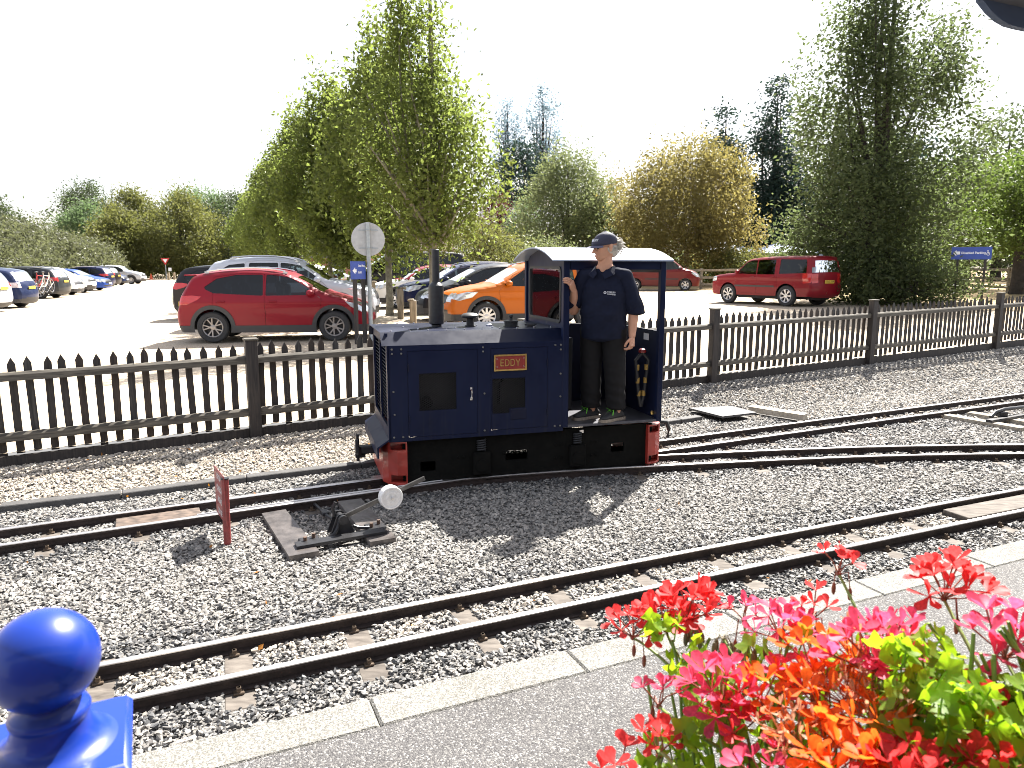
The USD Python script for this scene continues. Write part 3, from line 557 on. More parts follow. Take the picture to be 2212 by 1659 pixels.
put(lo, 'cab_divider', slab(BL + .0, BL + .012, .052, W - .052, .42, 1.33), M_navyd)
def plate_yz(poly, x, th, m, name, parent=lo):
    t = extr(poly, th); mb = MB(); mb.tm(t, T(x, 0, 0) @ np.array([[0, 0, 1, 0], [1, 0, 0, 0], [0, 1, 0, 0], [0, 0, 0, 1.]])); return put(parent, name, mb, m)
ys = np.linspace(-.03, W + .03, 17); arcz = lambda y, z=1.85: z + .115 * (1 - ((y - W / 2) / (W / 2 + .03)) ** 2)
front = Polygon([(.052, 1.262), (W - .052, 1.262), (W - .052, 1.85), *[(y, arcz(y) - .012) for y in ys[::-1] if .06 < y < W - .06], (.052, 1.85)])
def win(y0, y1): return sbox(y0 + .06, 1.36, y1 - .06, 1.74).buffer(.045)
wins = [win(.10, W - .10)]
for w_ in wins: front = front.difference(w_)
cf = plate_yz(front, BL - .012, .02, M_navy, 'cab_front')
for w_ in wins:
    plate_yz(w_.buffer(.012).difference(w_.buffer(-.012)), BL - .02, .036, M_rubber, 'window_frame', cf); plate_yz(w_.buffer(-.004), BL - .004, .005, M_winglass, 'window_pane', cf)
back = Polygon([(.052, .42), (W - .052, .42), (W - .052, 1.22), (.052, 1.22)]); bp = plate_yz(back, CL - .03, .02, M_navyd, 'cab_back')
bt = Polygon([(.052, 1.74), (W - .052, 1.74), *[(y, arcz(y) - .012) for y in ys[::-1] if .06 < y < W - .06]]); plate_yz(bt, CL - .03, .02, M_navyd, 'cab_back_top')
roofp = Polygon([*[(y, arcz(y)) for y in ys], *[(y, arcz(y) - .011) for y in ys[::-1]]])
t = extr(roofp, CL - BL + .2); mb = MB(); mb.tm(t, T(BL - .14, 0, 0) @ np.array([[0, 0, 1, 0], [1, 0, 0, 0], [0, 1, 0, 0], [0, 0, 0, 1.]])); put(lo, 'cab_roof', mb, M_roofp, 25)
# things inside the cab
put(lo, 'notice', slab(CL - .034, CL - .031, .22, .32, 1.12, 1.18, 0), mat('paper_notice', (.6, .6, .6), .7))
cs = slab(BL + .03, BL + .3, .62, W - .06, .42, 1.12); put(lo, 'control_desk', cs, M_black)
mb = MB(); mb.box((BL + .06, .3, 1.29), (.09, .2, .03), b=.004); put(lo, 'shelf', mb, mat('shelf_white', (.6, .62, .68), .4))
M_red = mat('glossy_red', (.12, .006, .006), .35, coat=.4); M_yel = mat('yellow_band', (.25, .15, .03), .5)
ex = MB(); ex.lathe([(0, 0), (.032, .0), (.036, .012), (.03, .03), (.012, .04), (0, .04)], 16, T(CL - .145, .12, 1.02)); put(lo, 'valve_cap', ex, M_red, 40)
hose = MB(); hp = []
for s_ in (0, 1):
    xs = CL - .19 + .09 * s_; hose.tube([(CL - .145, .12, 1.02), (xs + (.01 if s_ else -.01) * 2, .12, .95), (xs, .12, .8), (xs + (-.02 if s_ else .02), .12, .62), (CL - .145, .12, .52)], .016, 8); hp.append(xs)
h_ = put(lo, 'hose', hose, M_black, 40)
for xs in hp:
    for z in (.86, .74, .62):
        dx = (.02 if xs == hp[0] else -.02) * (0 if z > .8 else (.8 - z) / .18); mb = MB(); mb.tube([(xs + dx, .12, z), (xs + dx * 1.1, .12, z + .05)], .0175, 10); put(h_, 'yellow_band', mb, M_yel, 40)
# frame with cut-outs, axle boxes, wheels
fp = Polygon([(.11, .0), (.18, -.03), (2.32, -.03), (2.40, .02), (2.40, .372), (.11, .372)])
for x, z, w_, h_ in ((.32, .13, .13, .085), (1.10, .17, .20, .085), (2.06, .17, .13, .085)):
    fp = fp.difference(sbox(x - w_ / 2 + .012, z - h_ / 2 + .012, x + w_ / 2 - .012, z + h_ / 2 - .012).buffer(.012))
for y in (.05, W - .075): panel(lo, 'frame_plate', fp, y, .025, M_frame)
for x in (.78, 1.66):
    for y in (.03, W - .05):
        mb = MB(); mb.box((x, y, .13), (.15, .05, .2), b=.008); mb.tube([(x, y - .03, .11), (x, y, .11)], .055, 20); a = put(lo, 'axle_box', mb, M_frame, 30)
        mb = MB(); a_ = np.linspace(0, 10 * math.pi, 80); mb.tube(np.stack([x + .035 * np.cos(a_), y + .002 + .02 * np.sin(a_), .235 + a_ / (10 * math.pi) * .1], 1), .008, 6); put(a, 'spring', mb, M_black, 40)
    mb = MB()
    for sgn in (-1, 1): mb.lathe([(.04, -.02), (.11, -.02), (.15, -.018), (.15, .03), (.165, .03), (.165, .045), (.1, .045), (.04, .04)], 28, T(x, W / 2 + sgn * .175, .15) @ R(90 * sgn, 'x'))
    mb.tube([(x, W / 2 - .17, .15), (x, W / 2 + .17, .15)], .03, 10); put(lo, 'wheelset', mb, M_frame, 35)
for x, z in ((.58, .19), (.63, .19), (.98, .20), (1.02, .20), (1.46, .24), (1.51, .24), (1.46, .12), (1.51, .12), (1.80, .24), (1.85, .24), (1.80, .12), (1.85, .12)): hexbolt(lo, x, z, .049, .012, M_frame)
mb = MB(); mb.box((1.70, .045, .345), (.04, .03, .035), b=.004); put(lo, 'step_bracket', mb, M_chrome)
put(lo, 'inner_frame', slab(.2, 2.3, .3, .33, .0, .1, 0), M_frame)
def beam(x0, x1, name):
    flip = x1 < x0; pl_ = Polygon([(.1, .0), (.02, .015), (-.05, .07), (-.085, .16), (-.09, W - .16), (-.05, W - .07), (.02, W - .015), (.1, W)])
    t = extr(pl_, .365); M = T(x0, 0, .0) if not flip else T(x0, 0, 0) @ np.diag([-1, 1, 1, 1.])
    h = m3.Manifold(m3.Mesh(np.asarray(t.vertices, np.float32), np.asarray(t.faces, np.uint32)))
    cut = m3.Manifold.cube((.12, .12, .06), True)
    for y, z in ((.05, .05), (.05, .325), (W - .05, .05), (W - .05, .325)): h = h - cut.translate((.03, y, z))
    mb = MB(); mm = h.to_mesh(); mb.tm(trimesh.Trimesh(mm.vert_properties[:, :3], mm.tri_verts[:, ::-1] if flip else mm.tri_verts), M); return put(lo, name, mb, M_buff)
beam(.04, 1, 'buffer_beam'); beam(2.44, 0, 'buffer_beam')
mb = MB(); mb.box((-.13, W / 2, .19), (.16, .09, .07), b=.01); mb.box((-.22, W / 2, .19), (.05, .15, .10), b=.02); mb.tube([(-.22, W / 2, .09), (-.22, W / 2, .33)], .014, 10); mb.box((-.2, W / 2, .135), (.09, .06, .03), b=.006); mb.box((-.23, W / 2 - .06, .24), (.03, .03, .12), b=.006); put(lo, 'coupling', mb, M_blackiron)
mb = MB(); mb.box((2.6, W / 2, .19), (.2, .09, .07), b=.01); put(lo, 'coupling', mb, M_blackiron)
mb = MB(); mb.tube([(2.5, .16, .36), (2.6, .15, .35), (2.63, .15, .28), (2.62, .15, .2)], .02, 10); mb.tube([(2.5, .5, .3), (2.58, .5, .26), (2.6, .5, .15)], .018, 10); put(lo, 'brake_hose', mb, M_rubber, 40)
mb = MB(); mb.lathe([(0, .01), (.018, .008), (.02, 0)][::-1], 14, T(CL - .06, .056, .47) @ R(90, 'x')); put(lo, 'brass_knob', mb, M_brass, 40)
# ---------------------------------------------------------------- cars
# car frame: x forward, y left, z up, origin on the ground at the middle of the wheelbase
M_tyre = mat('tyre', (.016, .016, .017), .75, var=.2, scale=30)
M_rim = mat('alloy_rim', (.55, .55, .56), .3, .9, var=.1)
M_rimd = mat('rim_dark', (.03, .03, .032), .5, .4, var=.1)
M_clad = mat('car_cladding', (.022, .022, .024), .55, var=.15, scale=8)
M_carin = mat('car_interior', (.018, .018, .02), .8, var=.2)
M_chr = mat('car_chrome', (.6, .6, .62), .12, 1., var=.03)
M_lampr = mat('tail_lamp_red', (.35, .012, .012), .15, coat=.8, var=.1)
M_lampw = mat('head_lamp_clear', (.55, .57, .6), .08, .5, coat=1., var=.35, scale=9)
M_yplate = mat('plate_yellow', (.62, .42, .05), .4); M_wplate = mat('plate_white', (.7, .7, .7), .4); M_ptext = mat('plate_text', (.01, .01, .01), .5)
M_cglass = glass('car_glass', .36, .01, (.30, .36, .38)); M_dglass = glass('car_glass_dark', .1, .01, (.07, .08, .09))
M_grl = mat('car_grille', (.012, .012, .013), .35, .2)
def paint(name, col, metal=.25): return mat('car_paint_' + name, col, .42, metal * .5, var=.04, scale=2., coat=.25, spec=.15)
def chaikin(p, n=2, closed=False):
    p = np.asarray(p, float)
    for _ in range(n):
        a, b = (p, np.roll(p, -1, 0)) if closed else (p[:-1], p[1:])
        q = np.stack([a * .75 + b * .25, a * .25 + b * .75], 1).reshape(-1, 2); p = q if closed else np.vstack([p[:1], q, p[-1:]])
    return p
def mesh_poly(poly, cell):
    """triangulates a polygon on a grid; returns 2-d vertices and triangles"""
    x0, y0, x1, y1 = poly.bounds; xs = np.arange(math.floor(x0 / cell), math.ceil(x1 / cell) + 1) * cell; ys = np.arange(math.floor(y0 / cell), math.ceil(y1 / cell) + 1) * cell
    X, Y = np.meshgrid(xs[:-1], ys[:-1], indexing='ij'); X, Y = X.ravel(), Y.ravel(); bx = shapely.box(X, Y, X + cell, Y + cell); shapely.prepare(poly)
    full = shapely.contains_properly(poly, bx); part = shapely.intersects(poly, bx) & ~full; V_, F_, n = [], [], 0
    k = full.sum(); x, y = X[full], Y[full]
    V_.append(np.stack([np.stack([x, y], 1), np.stack([x + cell, y], 1), np.stack([x + cell, y + cell], 1), np.stack([x, y + cell], 1)], 1).reshape(-1, 2)); b = np.arange(k)[:, None] * 4
    F_.append(np.vstack([b + [0, 1, 2], b + [0, 2, 3]])); n = 4 * k
    for g in shapely.intersection(bx[part], poly):
        for h in getattr(g, 'geoms', [g]):
            if h.geom_type != 'Polygon' or h.area < 1e-7: continue
            if len(h.interiors) == 0 and abs(h.convex_hull.area - h.area) < 1e-9:
                c = np.array(h.exterior.coords)[:-1]; 
                if h.exterior.is_ccw is False: c = c[::-1]
                V_.append(c); F_.append(np.array([[0, i, i + 1] for i in range(1, len(c) - 1)]) + n); n += len(c)
            else:
                for tr_ in shapely.constrained_delaunay_triangles(h).geoms:
                    c = np.array(tr_.exterior.coords)[:3]; 
                    if not tr_.exterior.is_ccw: c = c[::-1]
                    V_.append(c); F_.append(np.array([[0, 1, 2]]) + n); n += 3
    v, f = np.vstack(V_), np.vstack(F_); key = np.round(v * 1e5).astype(np.int64); _, i, inv = np.unique(key, axis=0, return_index=True, return_inverse=True); inv = inv.ravel()
    f = inv[f]; f = f[(f[:, 0] != f[:, 1]) & (f[:, 1] != f[:, 2]) & (f[:, 0] != f[:, 2])]; return v[i], f

class Body:
    """a car body lofted from its side view: outline, plan taper, tumblehome, rounded edges"""
    def __init__(b, top, xr, xf, rw, width, belt, sill=.22, tumble=.2, ends=.13, edge=.085, arch=1.16, n=2):
        up = chaikin(top, n); b.up = up; b.xr, b.xf, b.rw, b.W, b.belt, b.tum, b.ends, b.edge = xr, xf, rw, width / 2, belt, tumble, ends, edge
        b.H = up[:, 1].max(); b.x0, b.x1 = up[:, 0].min(), up[:, 0].max(); b.line = LineString(up)
        P = Polygon(up)
        for x in (xr, xf): P = P.difference(Point(x, rw * 1.0).buffer(rw * arch, 24)).difference(sbox(x - rw * arch, -1, x + rw * arch, rw * .6))
        b.P = max(P.geoms, key=lambda g: g.area) if hasattr(P, 'geoms') else P
    def half(b, x, z, d=None):
        xc = (b.x0 + b.x1) / 2; u = np.clip(np.abs(x - xc) / ((b.x1 - b.x0) / 2), 0, 1); w = b.W * (1 - b.ends * u ** 3.2)
        w = w * np.where(z > b.belt, 1 - b.tum * np.clip((z - b.belt) / (b.H - b.belt), 0, 1) ** 1.15, 1 - .045 * ((b.belt - z) / b.belt) ** 2)
        w = w + .012 * np.exp(-((z - b.belt + .1) / .05) ** 2)
        if d is None: d = shapely.distance(b.line, shapely.points(x, z))
        e = b.edge; k = np.clip(1 - d / e, 0, 1); return w - e * (1 - np.sqrt(np.maximum(1 - k * k, 0)))
    def side(b, poly, cell, off=0., sides=(1, -1)):
        out = []
        v, f = mesh_poly(poly, cell)
        if off >= 0: y = b.half(v[:, 0], v[:, 1]) + off
        else: y = b.half(v[:, 0], v[:, 1]) + off
        for s in sides:
            out.append((np.stack([v[:, 0], s * y, v[:, 1]], 1), f if s < 0 else f[:, ::-1]))
        return out
    def strip(b, region, ny=11, step=.06):
        """surface between the two sides over the upper outline; region(x, z, yfrac, arc) -> key per quad"""
        L = b.line.length; s = np.linspace(0, L, int(L / step) + 1); p = np.array([b.line.interpolate(q).coords[0] for q in s])
        t = np.gradient(p, axis=0); t /= np.linalg.norm(t, axis=1, keepdims=True); nrm = np.stack([-t[:, 1], t[:, 0]], 1) * -1
        c = p.mean(0); nrm *= np.sign(((p - c) * nrm).sum(1, keepdims=True) + 1e-9) if False else 1
        w = b.half(p[:, 0], p[:, 1], np.zeros(len(p))); yf = np.linspace(-1, 1, ny)
        bul = (.035 + .10 * np.clip(np.abs(nrm[:, 0]) - .3, 0, 1) ** 1.0)[:, None] * (1 - np.abs(yf[None]) ** 2.2)
        X = p[:, :1] + nrm[:, :1] * bul; Z = p[:, 1:] + nrm[:, 1:] * bul; Y = w[:, None] * yf[None]
        v = np.stack([X, Y, Z], -1); i, j = np.meshgrid(np.arange(len(s) - 1), np.arange(ny - 1), indexing='ij'); i, j = i.ravel(), j.ravel()
        ctr = (v[i, j] + v[i + 1, j] + v[i + 1, j + 1] + v[i, j + 1]) / 4; keys = region(ctr[:, 0], ctr[:, 2], ctr[:, 1] / b.W, nrm[i]); out = {}
        q = np.stack([i * ny + j, (i + 1) * ny + j, (i + 1) * ny + j + 1, i * ny + j + 1], 1)
        for k in set(keys):
            qq = q[keys == k]; u, inv = np.unique(qq, return_inverse=True); out[k] = (v.reshape(-1, 3)[u], inv.reshape(-1, 4))
        return out
def wheel(path, x, y, r, w, side_, rim_r, spokes, m_rim, split=False, name='wheel', fine=True):
    M = T(x, y, r) @ R(-90 * side_, 'x'); n = 36 if fine else 18
    wp = numbered(path, name); UsdGeom.Xform.Define(stage, wp)
    mb = MB(); mb.lathe([(rim_r, -w / 2 + .01), (rim_r + .02, -w / 2), (r - .03, -w / 2), (r - .005, -w / 2 + .03), (r, -w * .3), (r, w * .3), (r - .005, w / 2 - .03), (r - .03, w / 2), (rim_r + .012, w / 2 + .002), (rim_r, w / 2 - .01)], n, M); put(wp, 'tyre', mb, M_tyre, 40)
    mb = MB(); mb.lathe([(0, -.02), (rim_r, -.02)], n, M); put(wp, 'brake', mb, M_rimd)
    mb = MB(); mb.lathe([(rim_r, w / 2 - .012), (rim_r - .012, w / 2 - .004), (rim_r - .026, w / 2 - .012), (rim_r - .03, .0)], n, M); mb.lathe([(.065, w / 2 - .03), (.055, w / 2 - .018), (.02, w / 2 - .014), (0, w / 2 - .014)], 14, M)
    for k in range(spokes):
        for d in ((-.045, .045) if split else (0,)):
            Mk = M @ R(360 / spokes * k + (d * 60)); a, b_ = np.array([.04, d * .6, w / 2 - .03]), np.array([rim_r - .012, d * 1.5, w / 2 - .018]); L = np.linalg.norm(b_ - a); Mf = Mk @ frame((a + b_) / 2, b_ - a, (0, 0, 1)); mb.box((0, 0, 0), (L, (.028 if split else .045 if spokes > 6 else .06) * rim_r / .2, .02), Mf, b=.005)
    put(wp, 'rim', mb, m_rim, 40)
def rot_poly(pts, r=.0):
    p = Polygon(chaikin(pts, 2, True)) if r == 0 else Polygon(pts).buffer(-r).buffer(r); return p.buffer(0)

TYPES = {}
def car_type(name, **k): TYPES[name] = k
# small hatchback with cladding (front to +x)
car_type('hatch', top=[(1.95, .20), (1.98, .36), (1.97, .50), (1.93, .66), (1.80, .80), (1.42, .93), (1.05, 1.03), (.52, 1.33), (.22, 1.46), (-.30, 1.525), (-.95, 1.50), (-1.48, 1.43), (-1.66, 1.36), (-1.80, 1.12), (-1.90, .92), (-1.93, .78), (-1.99, .58), (-1.97, .34), (-1.90, .22)],
    xr=-1.245, xf=1.245, rw=.325, width=1.70, belt=.93,
    win=[[(.90, 1.00), (.66, 1.18), (.36, 1.35), (.08, 1.40), (-.12, 1.41), (-.14, .985)], [(-.20, 1.41), (-.75, 1.405), (-1.13, 1.33), (-1.38, 1.16), (-1.36, 1.12), (-1.2, 1.04), (-.20, .985)]],
    doors=[[(.99, .90), (.93, .30), (-.16, .27), (-.17, 1.44), (.2, 1.42), (.62, 1.24)], [(-.17, .27), (-.80, .27), (-.92, .55), (-1.22, .78), (-1.2, 1.36), (-.6, 1.45), (-.17, 1.44)]],
    head=[(1.98, .64), (1.90, .70), (1.72, .80), (1.48, .86), (1.60, .74), (1.84, .62)], tail=[(-1.94, .80), (-1.86, .98), (-1.62, .99), (-1.44, .97), (-1.52, .90), (-1.74, .80)],
    glassf=(.50, 1.02, 1.04, 1.32), clad=True, rails=True)
# compact SUV
car_type('suv', top=[(2.12, .24), (2.17, .45), (2.17, .62), (2.13, .80), (1.98, .92), (1.5, 1.03), (1.02, 1.09), (.50, 1.40), (.20, 1.55), (-.35, 1.62), (-1.0, 1.61), (-1.62, 1.55), (-1.86, 1.47), (-2.02, 1.18), (-2.12, .98), (-2.15, .75), (-2.17, .58), (-2.14, .36), (-2.05, .25)],
    xr=-1.31, xf=1.31, rw=.345, width=1.84, belt=1.02,
    win=[[(.90, 1.07), (.62, 1.27), (.34, 1.44), (.05, 1.49), (-.13, 1.50), (-.14, 1.05)], [(-.20, 1.50), (-.9, 1.495), (-.95, 1.06), (-.20, 1.05)], [(-1.02, 1.49), (-1.4, 1.45), (-1.76, 1.26), (-1.72, 1.2), (-1.55, 1.12), (-1.02, 1.07)]],
    doors=[[(1.0, .96), (.92, .36), (-.16, .33), (-.17, 1.54), (.2, 1.51), (.62, 1.32)], [(-.17, .33), (-.85, .33), (-.96, .60), (-1.16, .85), (-.99, 1.53), (-.6, 1.55), (-.17, 1.54)]],
    head=[(2.17, .78), (2.08, .86), (1.78, .93), (1.52, .93), (1.66, .80), (1.98, .72)], tail=[(-2.14, .95), (-2.06, 1.10), (-1.8, 1.10), (-1.6, 1.06), (-1.75, .97), (-2.0, .90)],
    glassf=(.46, 1.02, 1.1, 1.42), clad=True, rails=True)
# boxy off-roader
car_type('offroad', top=[(2.16, .34), (2.24, .40), (2.25, .66), (2.23, .88), (2.19, 1.0), (2.02, 1.06), (1.6, 1.11), (1.12, 1.15), (1.02, 1.17), (.58, 1.56), (.50, 1.62), (.30, 1.69), (-.5, 1.74), (-1.6, 1.75), (-2.0, 1.74), (-2.13, 1.72), (-2.17, 1.64), (-2.23, 1.22), (-2.25, 1.14), (-2.26, .84), (-2.29, .78), (-2.29, .46), (-2.2, .36)],
    xr=-1.33, xf=1.33, rw=.37, width=1.90, belt=1.10, tumble=.13, ends=.10,
    win=[[(.92, 1.14), (.68, 1.36), (.50, 1.53), (.3, 1.60), (.02, 1.62), (.0, 1.12)], [(-.05, 1.62), (-.80, 1.64), (-.82, 1.12), (-.05, 1.12)], [(-1.0, 1.65), (-2.02, 1.63), (-2.06, 1.5), (-2.09, 1.18), (-1.02, 1.14)]],
    doors=[[(1.0, 1.05), (.92, .45), (-.02, .42), (-.03, 1.64), (.4, 1.6), (.68, 1.42)], [(-.03, .42), (-.82, .42), (-.95, .62), (-.88, 1.66), (-.4, 1.66), (-.03, 1.64)]],
    head=[(2.24, .95), (2.1, 1.02), (1.92, 1.03), (1.95, .86), (2.22, .82)], tail=[(-2.26, 1.16), (-1.96, 1.16), (-1.99, .82), (-2.26, .84)],
    glassf=(.48, 1.04, 1.15, 1.5), clad=False, rails=False, moulding=(.66, .72))
# panel-van based people carrier
car_type('minivan', top=[(2.06, .26), (2.12, .45), (2.12, .65), (2.06, .85), (1.86, 1.02), (1.62, 1.12), (1.30, 1.20), (.80, 1.58), (.55, 1.74), (.1, 1.82), (-.9, 1.84), (-1.9, 1.82), (-2.1, 1.76), (-2.16, 1.4), (-2.19, 1.0), (-2.2, .6), (-2.16, .3)],
    xr=-1.38, xf=1.38, rw=.325, width=1.83, belt=1.15, tumble=.13, ends=.10,
    win=[[(1.16, 1.2), (.86, 1.46), (.66, 1.64), (.35, 1.68), (.12, 1.68), (.1, 1.15)], [(.02, 1.68), (-.95, 1.68), (-.97, 1.17), (.02, 1.15)], [(-1.1, 1.67), (-1.9, 1.62), (-1.95, 1.22), (-1.1, 1.19)]],
    doors=[[(1.22, 1.05), (1.0, .36), (.06, .33), (.05, 1.75), (.55, 1.7), (.88, 1.5)], [(.05, .33), (-.9, .33), (-1.0, .6), (-1.03, 1.76), (.05, 1.75)]],
    head=[(2.12, .80), (1.98, .95), (1.72, 1.06), (1.70, .95), (2.0, .75)], tail=[(-2.2, 1.5), (-2.08, 1.55), (-2.08, .92), (-2.2, .92)],
    glassf=(.70, 1.30, 1.2, 1.62), clad=False, rails=False, moulding=(.62, .68))
# large van / people carrier
car_type('van', top=[(2.42, .26), (2.48, .45), (2.48, .75), (2.40, 1.0), (2.2, 1.14), (1.75, 1.24), (1.05, 1.80), (.85, 1.9), (.3, 1.97), (-1.4, 1.98), (-2.2, 1.96), (-2.38, 1.86), (-2.42, 1.4), (-2.45, 1.0), (-2.46, .6), (-2.4, .3)],
    xr=-1.55, xf=1.5, rw=.345, width=1.92, belt=1.2, tumble=.1, ends=.09,
    win=[[(1.55, 1.26), (1.2, 1.55), (1.0, 1.74), (.75, 1.8), (.5, 1.8), (.48, 1.2)], [(.4, 1.8), (-.75, 1.8), (-.75, 1.22), (.4, 1.2)], [(-.85, 1.8), (-2.15, 1.78), (-2.2, 1.25), (-.85, 1.22)]],
    doors=[[(1.6, 1.12), (1.1, .36), (.45, .33), (.44, 1.86), (.8, 1.85), (1.2, 1.6)], [(.44, .33), (-.8, .33), (-.8, 1.87), (.44, 1.86)]],
    head=[(2.47, .9), (2.34, 1.05), (2.1, 1.14), (2.06, 1.0), (2.34, .86)], tail=[(-2.46, 1.45), (-2.35, 1.5), (-2.35, .95), (-2.46, .95)],
    glassf=(1.08, 1.74, 1.27, 1.76), clad=False, rails=False)
# saloon-like estate / sporty hatch
car_type('estate', top=[(2.2, .22), (2.25, .4), (2.24, .55), (2.16, .72), (1.95, .82), (1.45, .92), (.98, 1.0), (.42, 1.3), (.1, 1.42), (-.5, 1.47), (-1.3, 1.44), (-1.85, 1.37), (-2.02, 1.28), (-2.15, 1.0), (-2.22, .85), (-2.24, .6), (-2.22, .35), (-2.15, .24)],
    xr=-1.32, xf=1.32, rw=.325, width=1.8, belt=.92,
    win=[[(.85, .98), (.55, 1.17), (.28, 1.31), (.0, 1.35), (-.15, 1.355), (-.16, .96)], [(-.22, 1.355), (-.95, 1.34), (-1.0, .98), (-.22, .96)], [(-1.07, 1.335), (-1.5, 1.28), (-1.85, 1.12), (-1.8, 1.05), (-1.07, .99)]],
    doors=[[(.98, .85), (.92, .3), (-.18, .28), (-.19, 1.39), (.1, 1.38), (.55, 1.22)], [(-.19, .28), (-.85, .28), (-.98, .55), (-1.2, .8), (-1.03, 1.38), (-.19, 1.39)]],
    head=[(2.24, .62), (2.12, .72), (1.8, .82), (1.55, .84), (1.72, .7), (2.05, .58)], tail=[(-2.23, .85), (-2.1, .98), (-1.8, .98), (-1.7, .92), (-1.95, .82), (-2.2, .76)],
    glassf=(.38, .96, 1.0, 1.3), clad=False, rails=False)
_geo = {}
def car_geometry(kind, cell, fine):
    key = (kind, cell)
    if key in _geo: return _geo[key]
    k = TYPES[kind]; B = Body(k['top'], k['xr'], k['xf'], k['rw'], k['width'], k['belt'], tumble=k.get('tumble', .2), ends=k.get('ends', .13)); out = {}
    P = B.P; wins = [Polygon(w).buffer(-.025).buffer(.03) for w in k['win']]; glassu = shapely.union_all(wins)
    head, tail = Polygon(k['head']).buffer(.0).intersection(P), Polygon(k['tail']).buffer(0).intersection(P)
    lamps = head.union(tail); body = P.difference(glassu).difference(lamps)
    def put_(n, poly, off=0.):
        if poly.is_empty: return
        a = B.side(poly, cell, off); mb = MB(); [mb.add(*q) for q in a]; out[n] = mb.arrays()
    if k['clad']:
        rings = shapely.union_all([Point(x, k['rw']).buffer(k['rw'] * 1.16 + .085, 24) for x in (k['xr'], k['xf'])] + [sbox(-9, 0, 9, P.bounds[1] + .16)]).intersection(P); put_('cladding', rings.difference(lamps), .012); body = body.difference(rings)
    doors = [Polygon(d).buffer(-.04).buffer(.04).intersection(body) for d in k['doors']]
    gap = .005 if fine else .008
    for i, d in enumerate(doors): body = body.difference(d.buffer(gap))
    doors[1] = doors[1].difference(doors[0].buffer(gap))
    for i, d in enumerate(doors):
        for s in (1, -1): out[f'door{i}{s}'] = B.side(d, cell, 0., (s,))[0]
    body_mb = MB(); [body_mb.add(*q) for q in B.side(body, cell)]
    for i, w in enumerate(wins):
        for s in (1, -1): out[f'win{i}{s}'] = B.side(w.buffer(.004), cell * 1.5, -.008, (s,))[0]
    for nm, pl in (('head', head), ('tail', tail)):
        for s in (1, -1): out[nm + str(s)] = B.side(pl, cell, .006, (s,))[0]
    x0g, x1g, z0g, z1g = k['glassf']; xm = B.x1; belt = k['belt']; zh = np.array(k['head'])[:, 1]; zt = np.array(k['tail'])[:, 1]
    def region(x, z, y, n):
        r = np.full(len(x), 'body', dtype=object)
        r[(x > x0g - .02) & (x < x1g + .04) & (z > z0g) & (z < z1g + .06) & (np.abs(y) < .86 - .25 * (z - belt) / (B.H - belt))] = 'windscreen'
        r[(x < -.5) & (z > belt + .10) & (z < B.H - .13) & (np.abs(y) < .8 - .2 * (z - belt) / (B.H - belt)) & (n[:, 0] < -.32)] = 'rear_window'
        fr = (x > 1.6) & (n[:, 0] > .45)
        r[fr & (z > zh.min() - .06) & (z < zh.max() - .08) & (np.abs(y) < .5)] = 'grille'
        hs_ = fr & (z > zh.min() - .02) & (z < zh.max() - .03) & (np.abs(y) >= .56); r[hs_ & (y > 0)] = 'headfl'; r[hs_ & (y < 0)] = 'headfr'
        r[fr & (z < zh.min() - .20) & (z > .3) & (np.abs(y) < .7)] = 'intake'
        ts_ = (x < -1.5) & (n[:, 0] < -.45) & (z > zt.min() - .0) & (z < zt.max()) & (np.abs(y) > .6); r[ts_ & (y > 0)] = 'tailrl'; r[ts_ & (y < 0)] = 'tailrr'
        if k['clad']: r[(np.abs(x) > 1.5) & (z < .40) & (np.abs(n[:, 0]) > .3)] = 'cladb'
        return r
    for n_, a in B.strip(region, 13 if fine else 9, .045 if fine else .09).items():
        if n_ == 'body': body_mb.add(*a)
        else: m = MB(); m.add(*a); out[n_] = m.arrays()
    v, f = body_mb.arrays(); key_ = np.round(v * 2e3).astype(np.int64); _, i, inv = np.unique(key_, axis=0, return_index=True, return_inverse=True); f = inv.ravel()[f]; f = f[(f[:, 0] != f[:, 1]) & (f[:, 1] != f[:, 2]) & (f[:, 0] != f[:, 2])]; out['body'] = (v[i], f)
    _geo[key] = (B, out); return _geo[key]
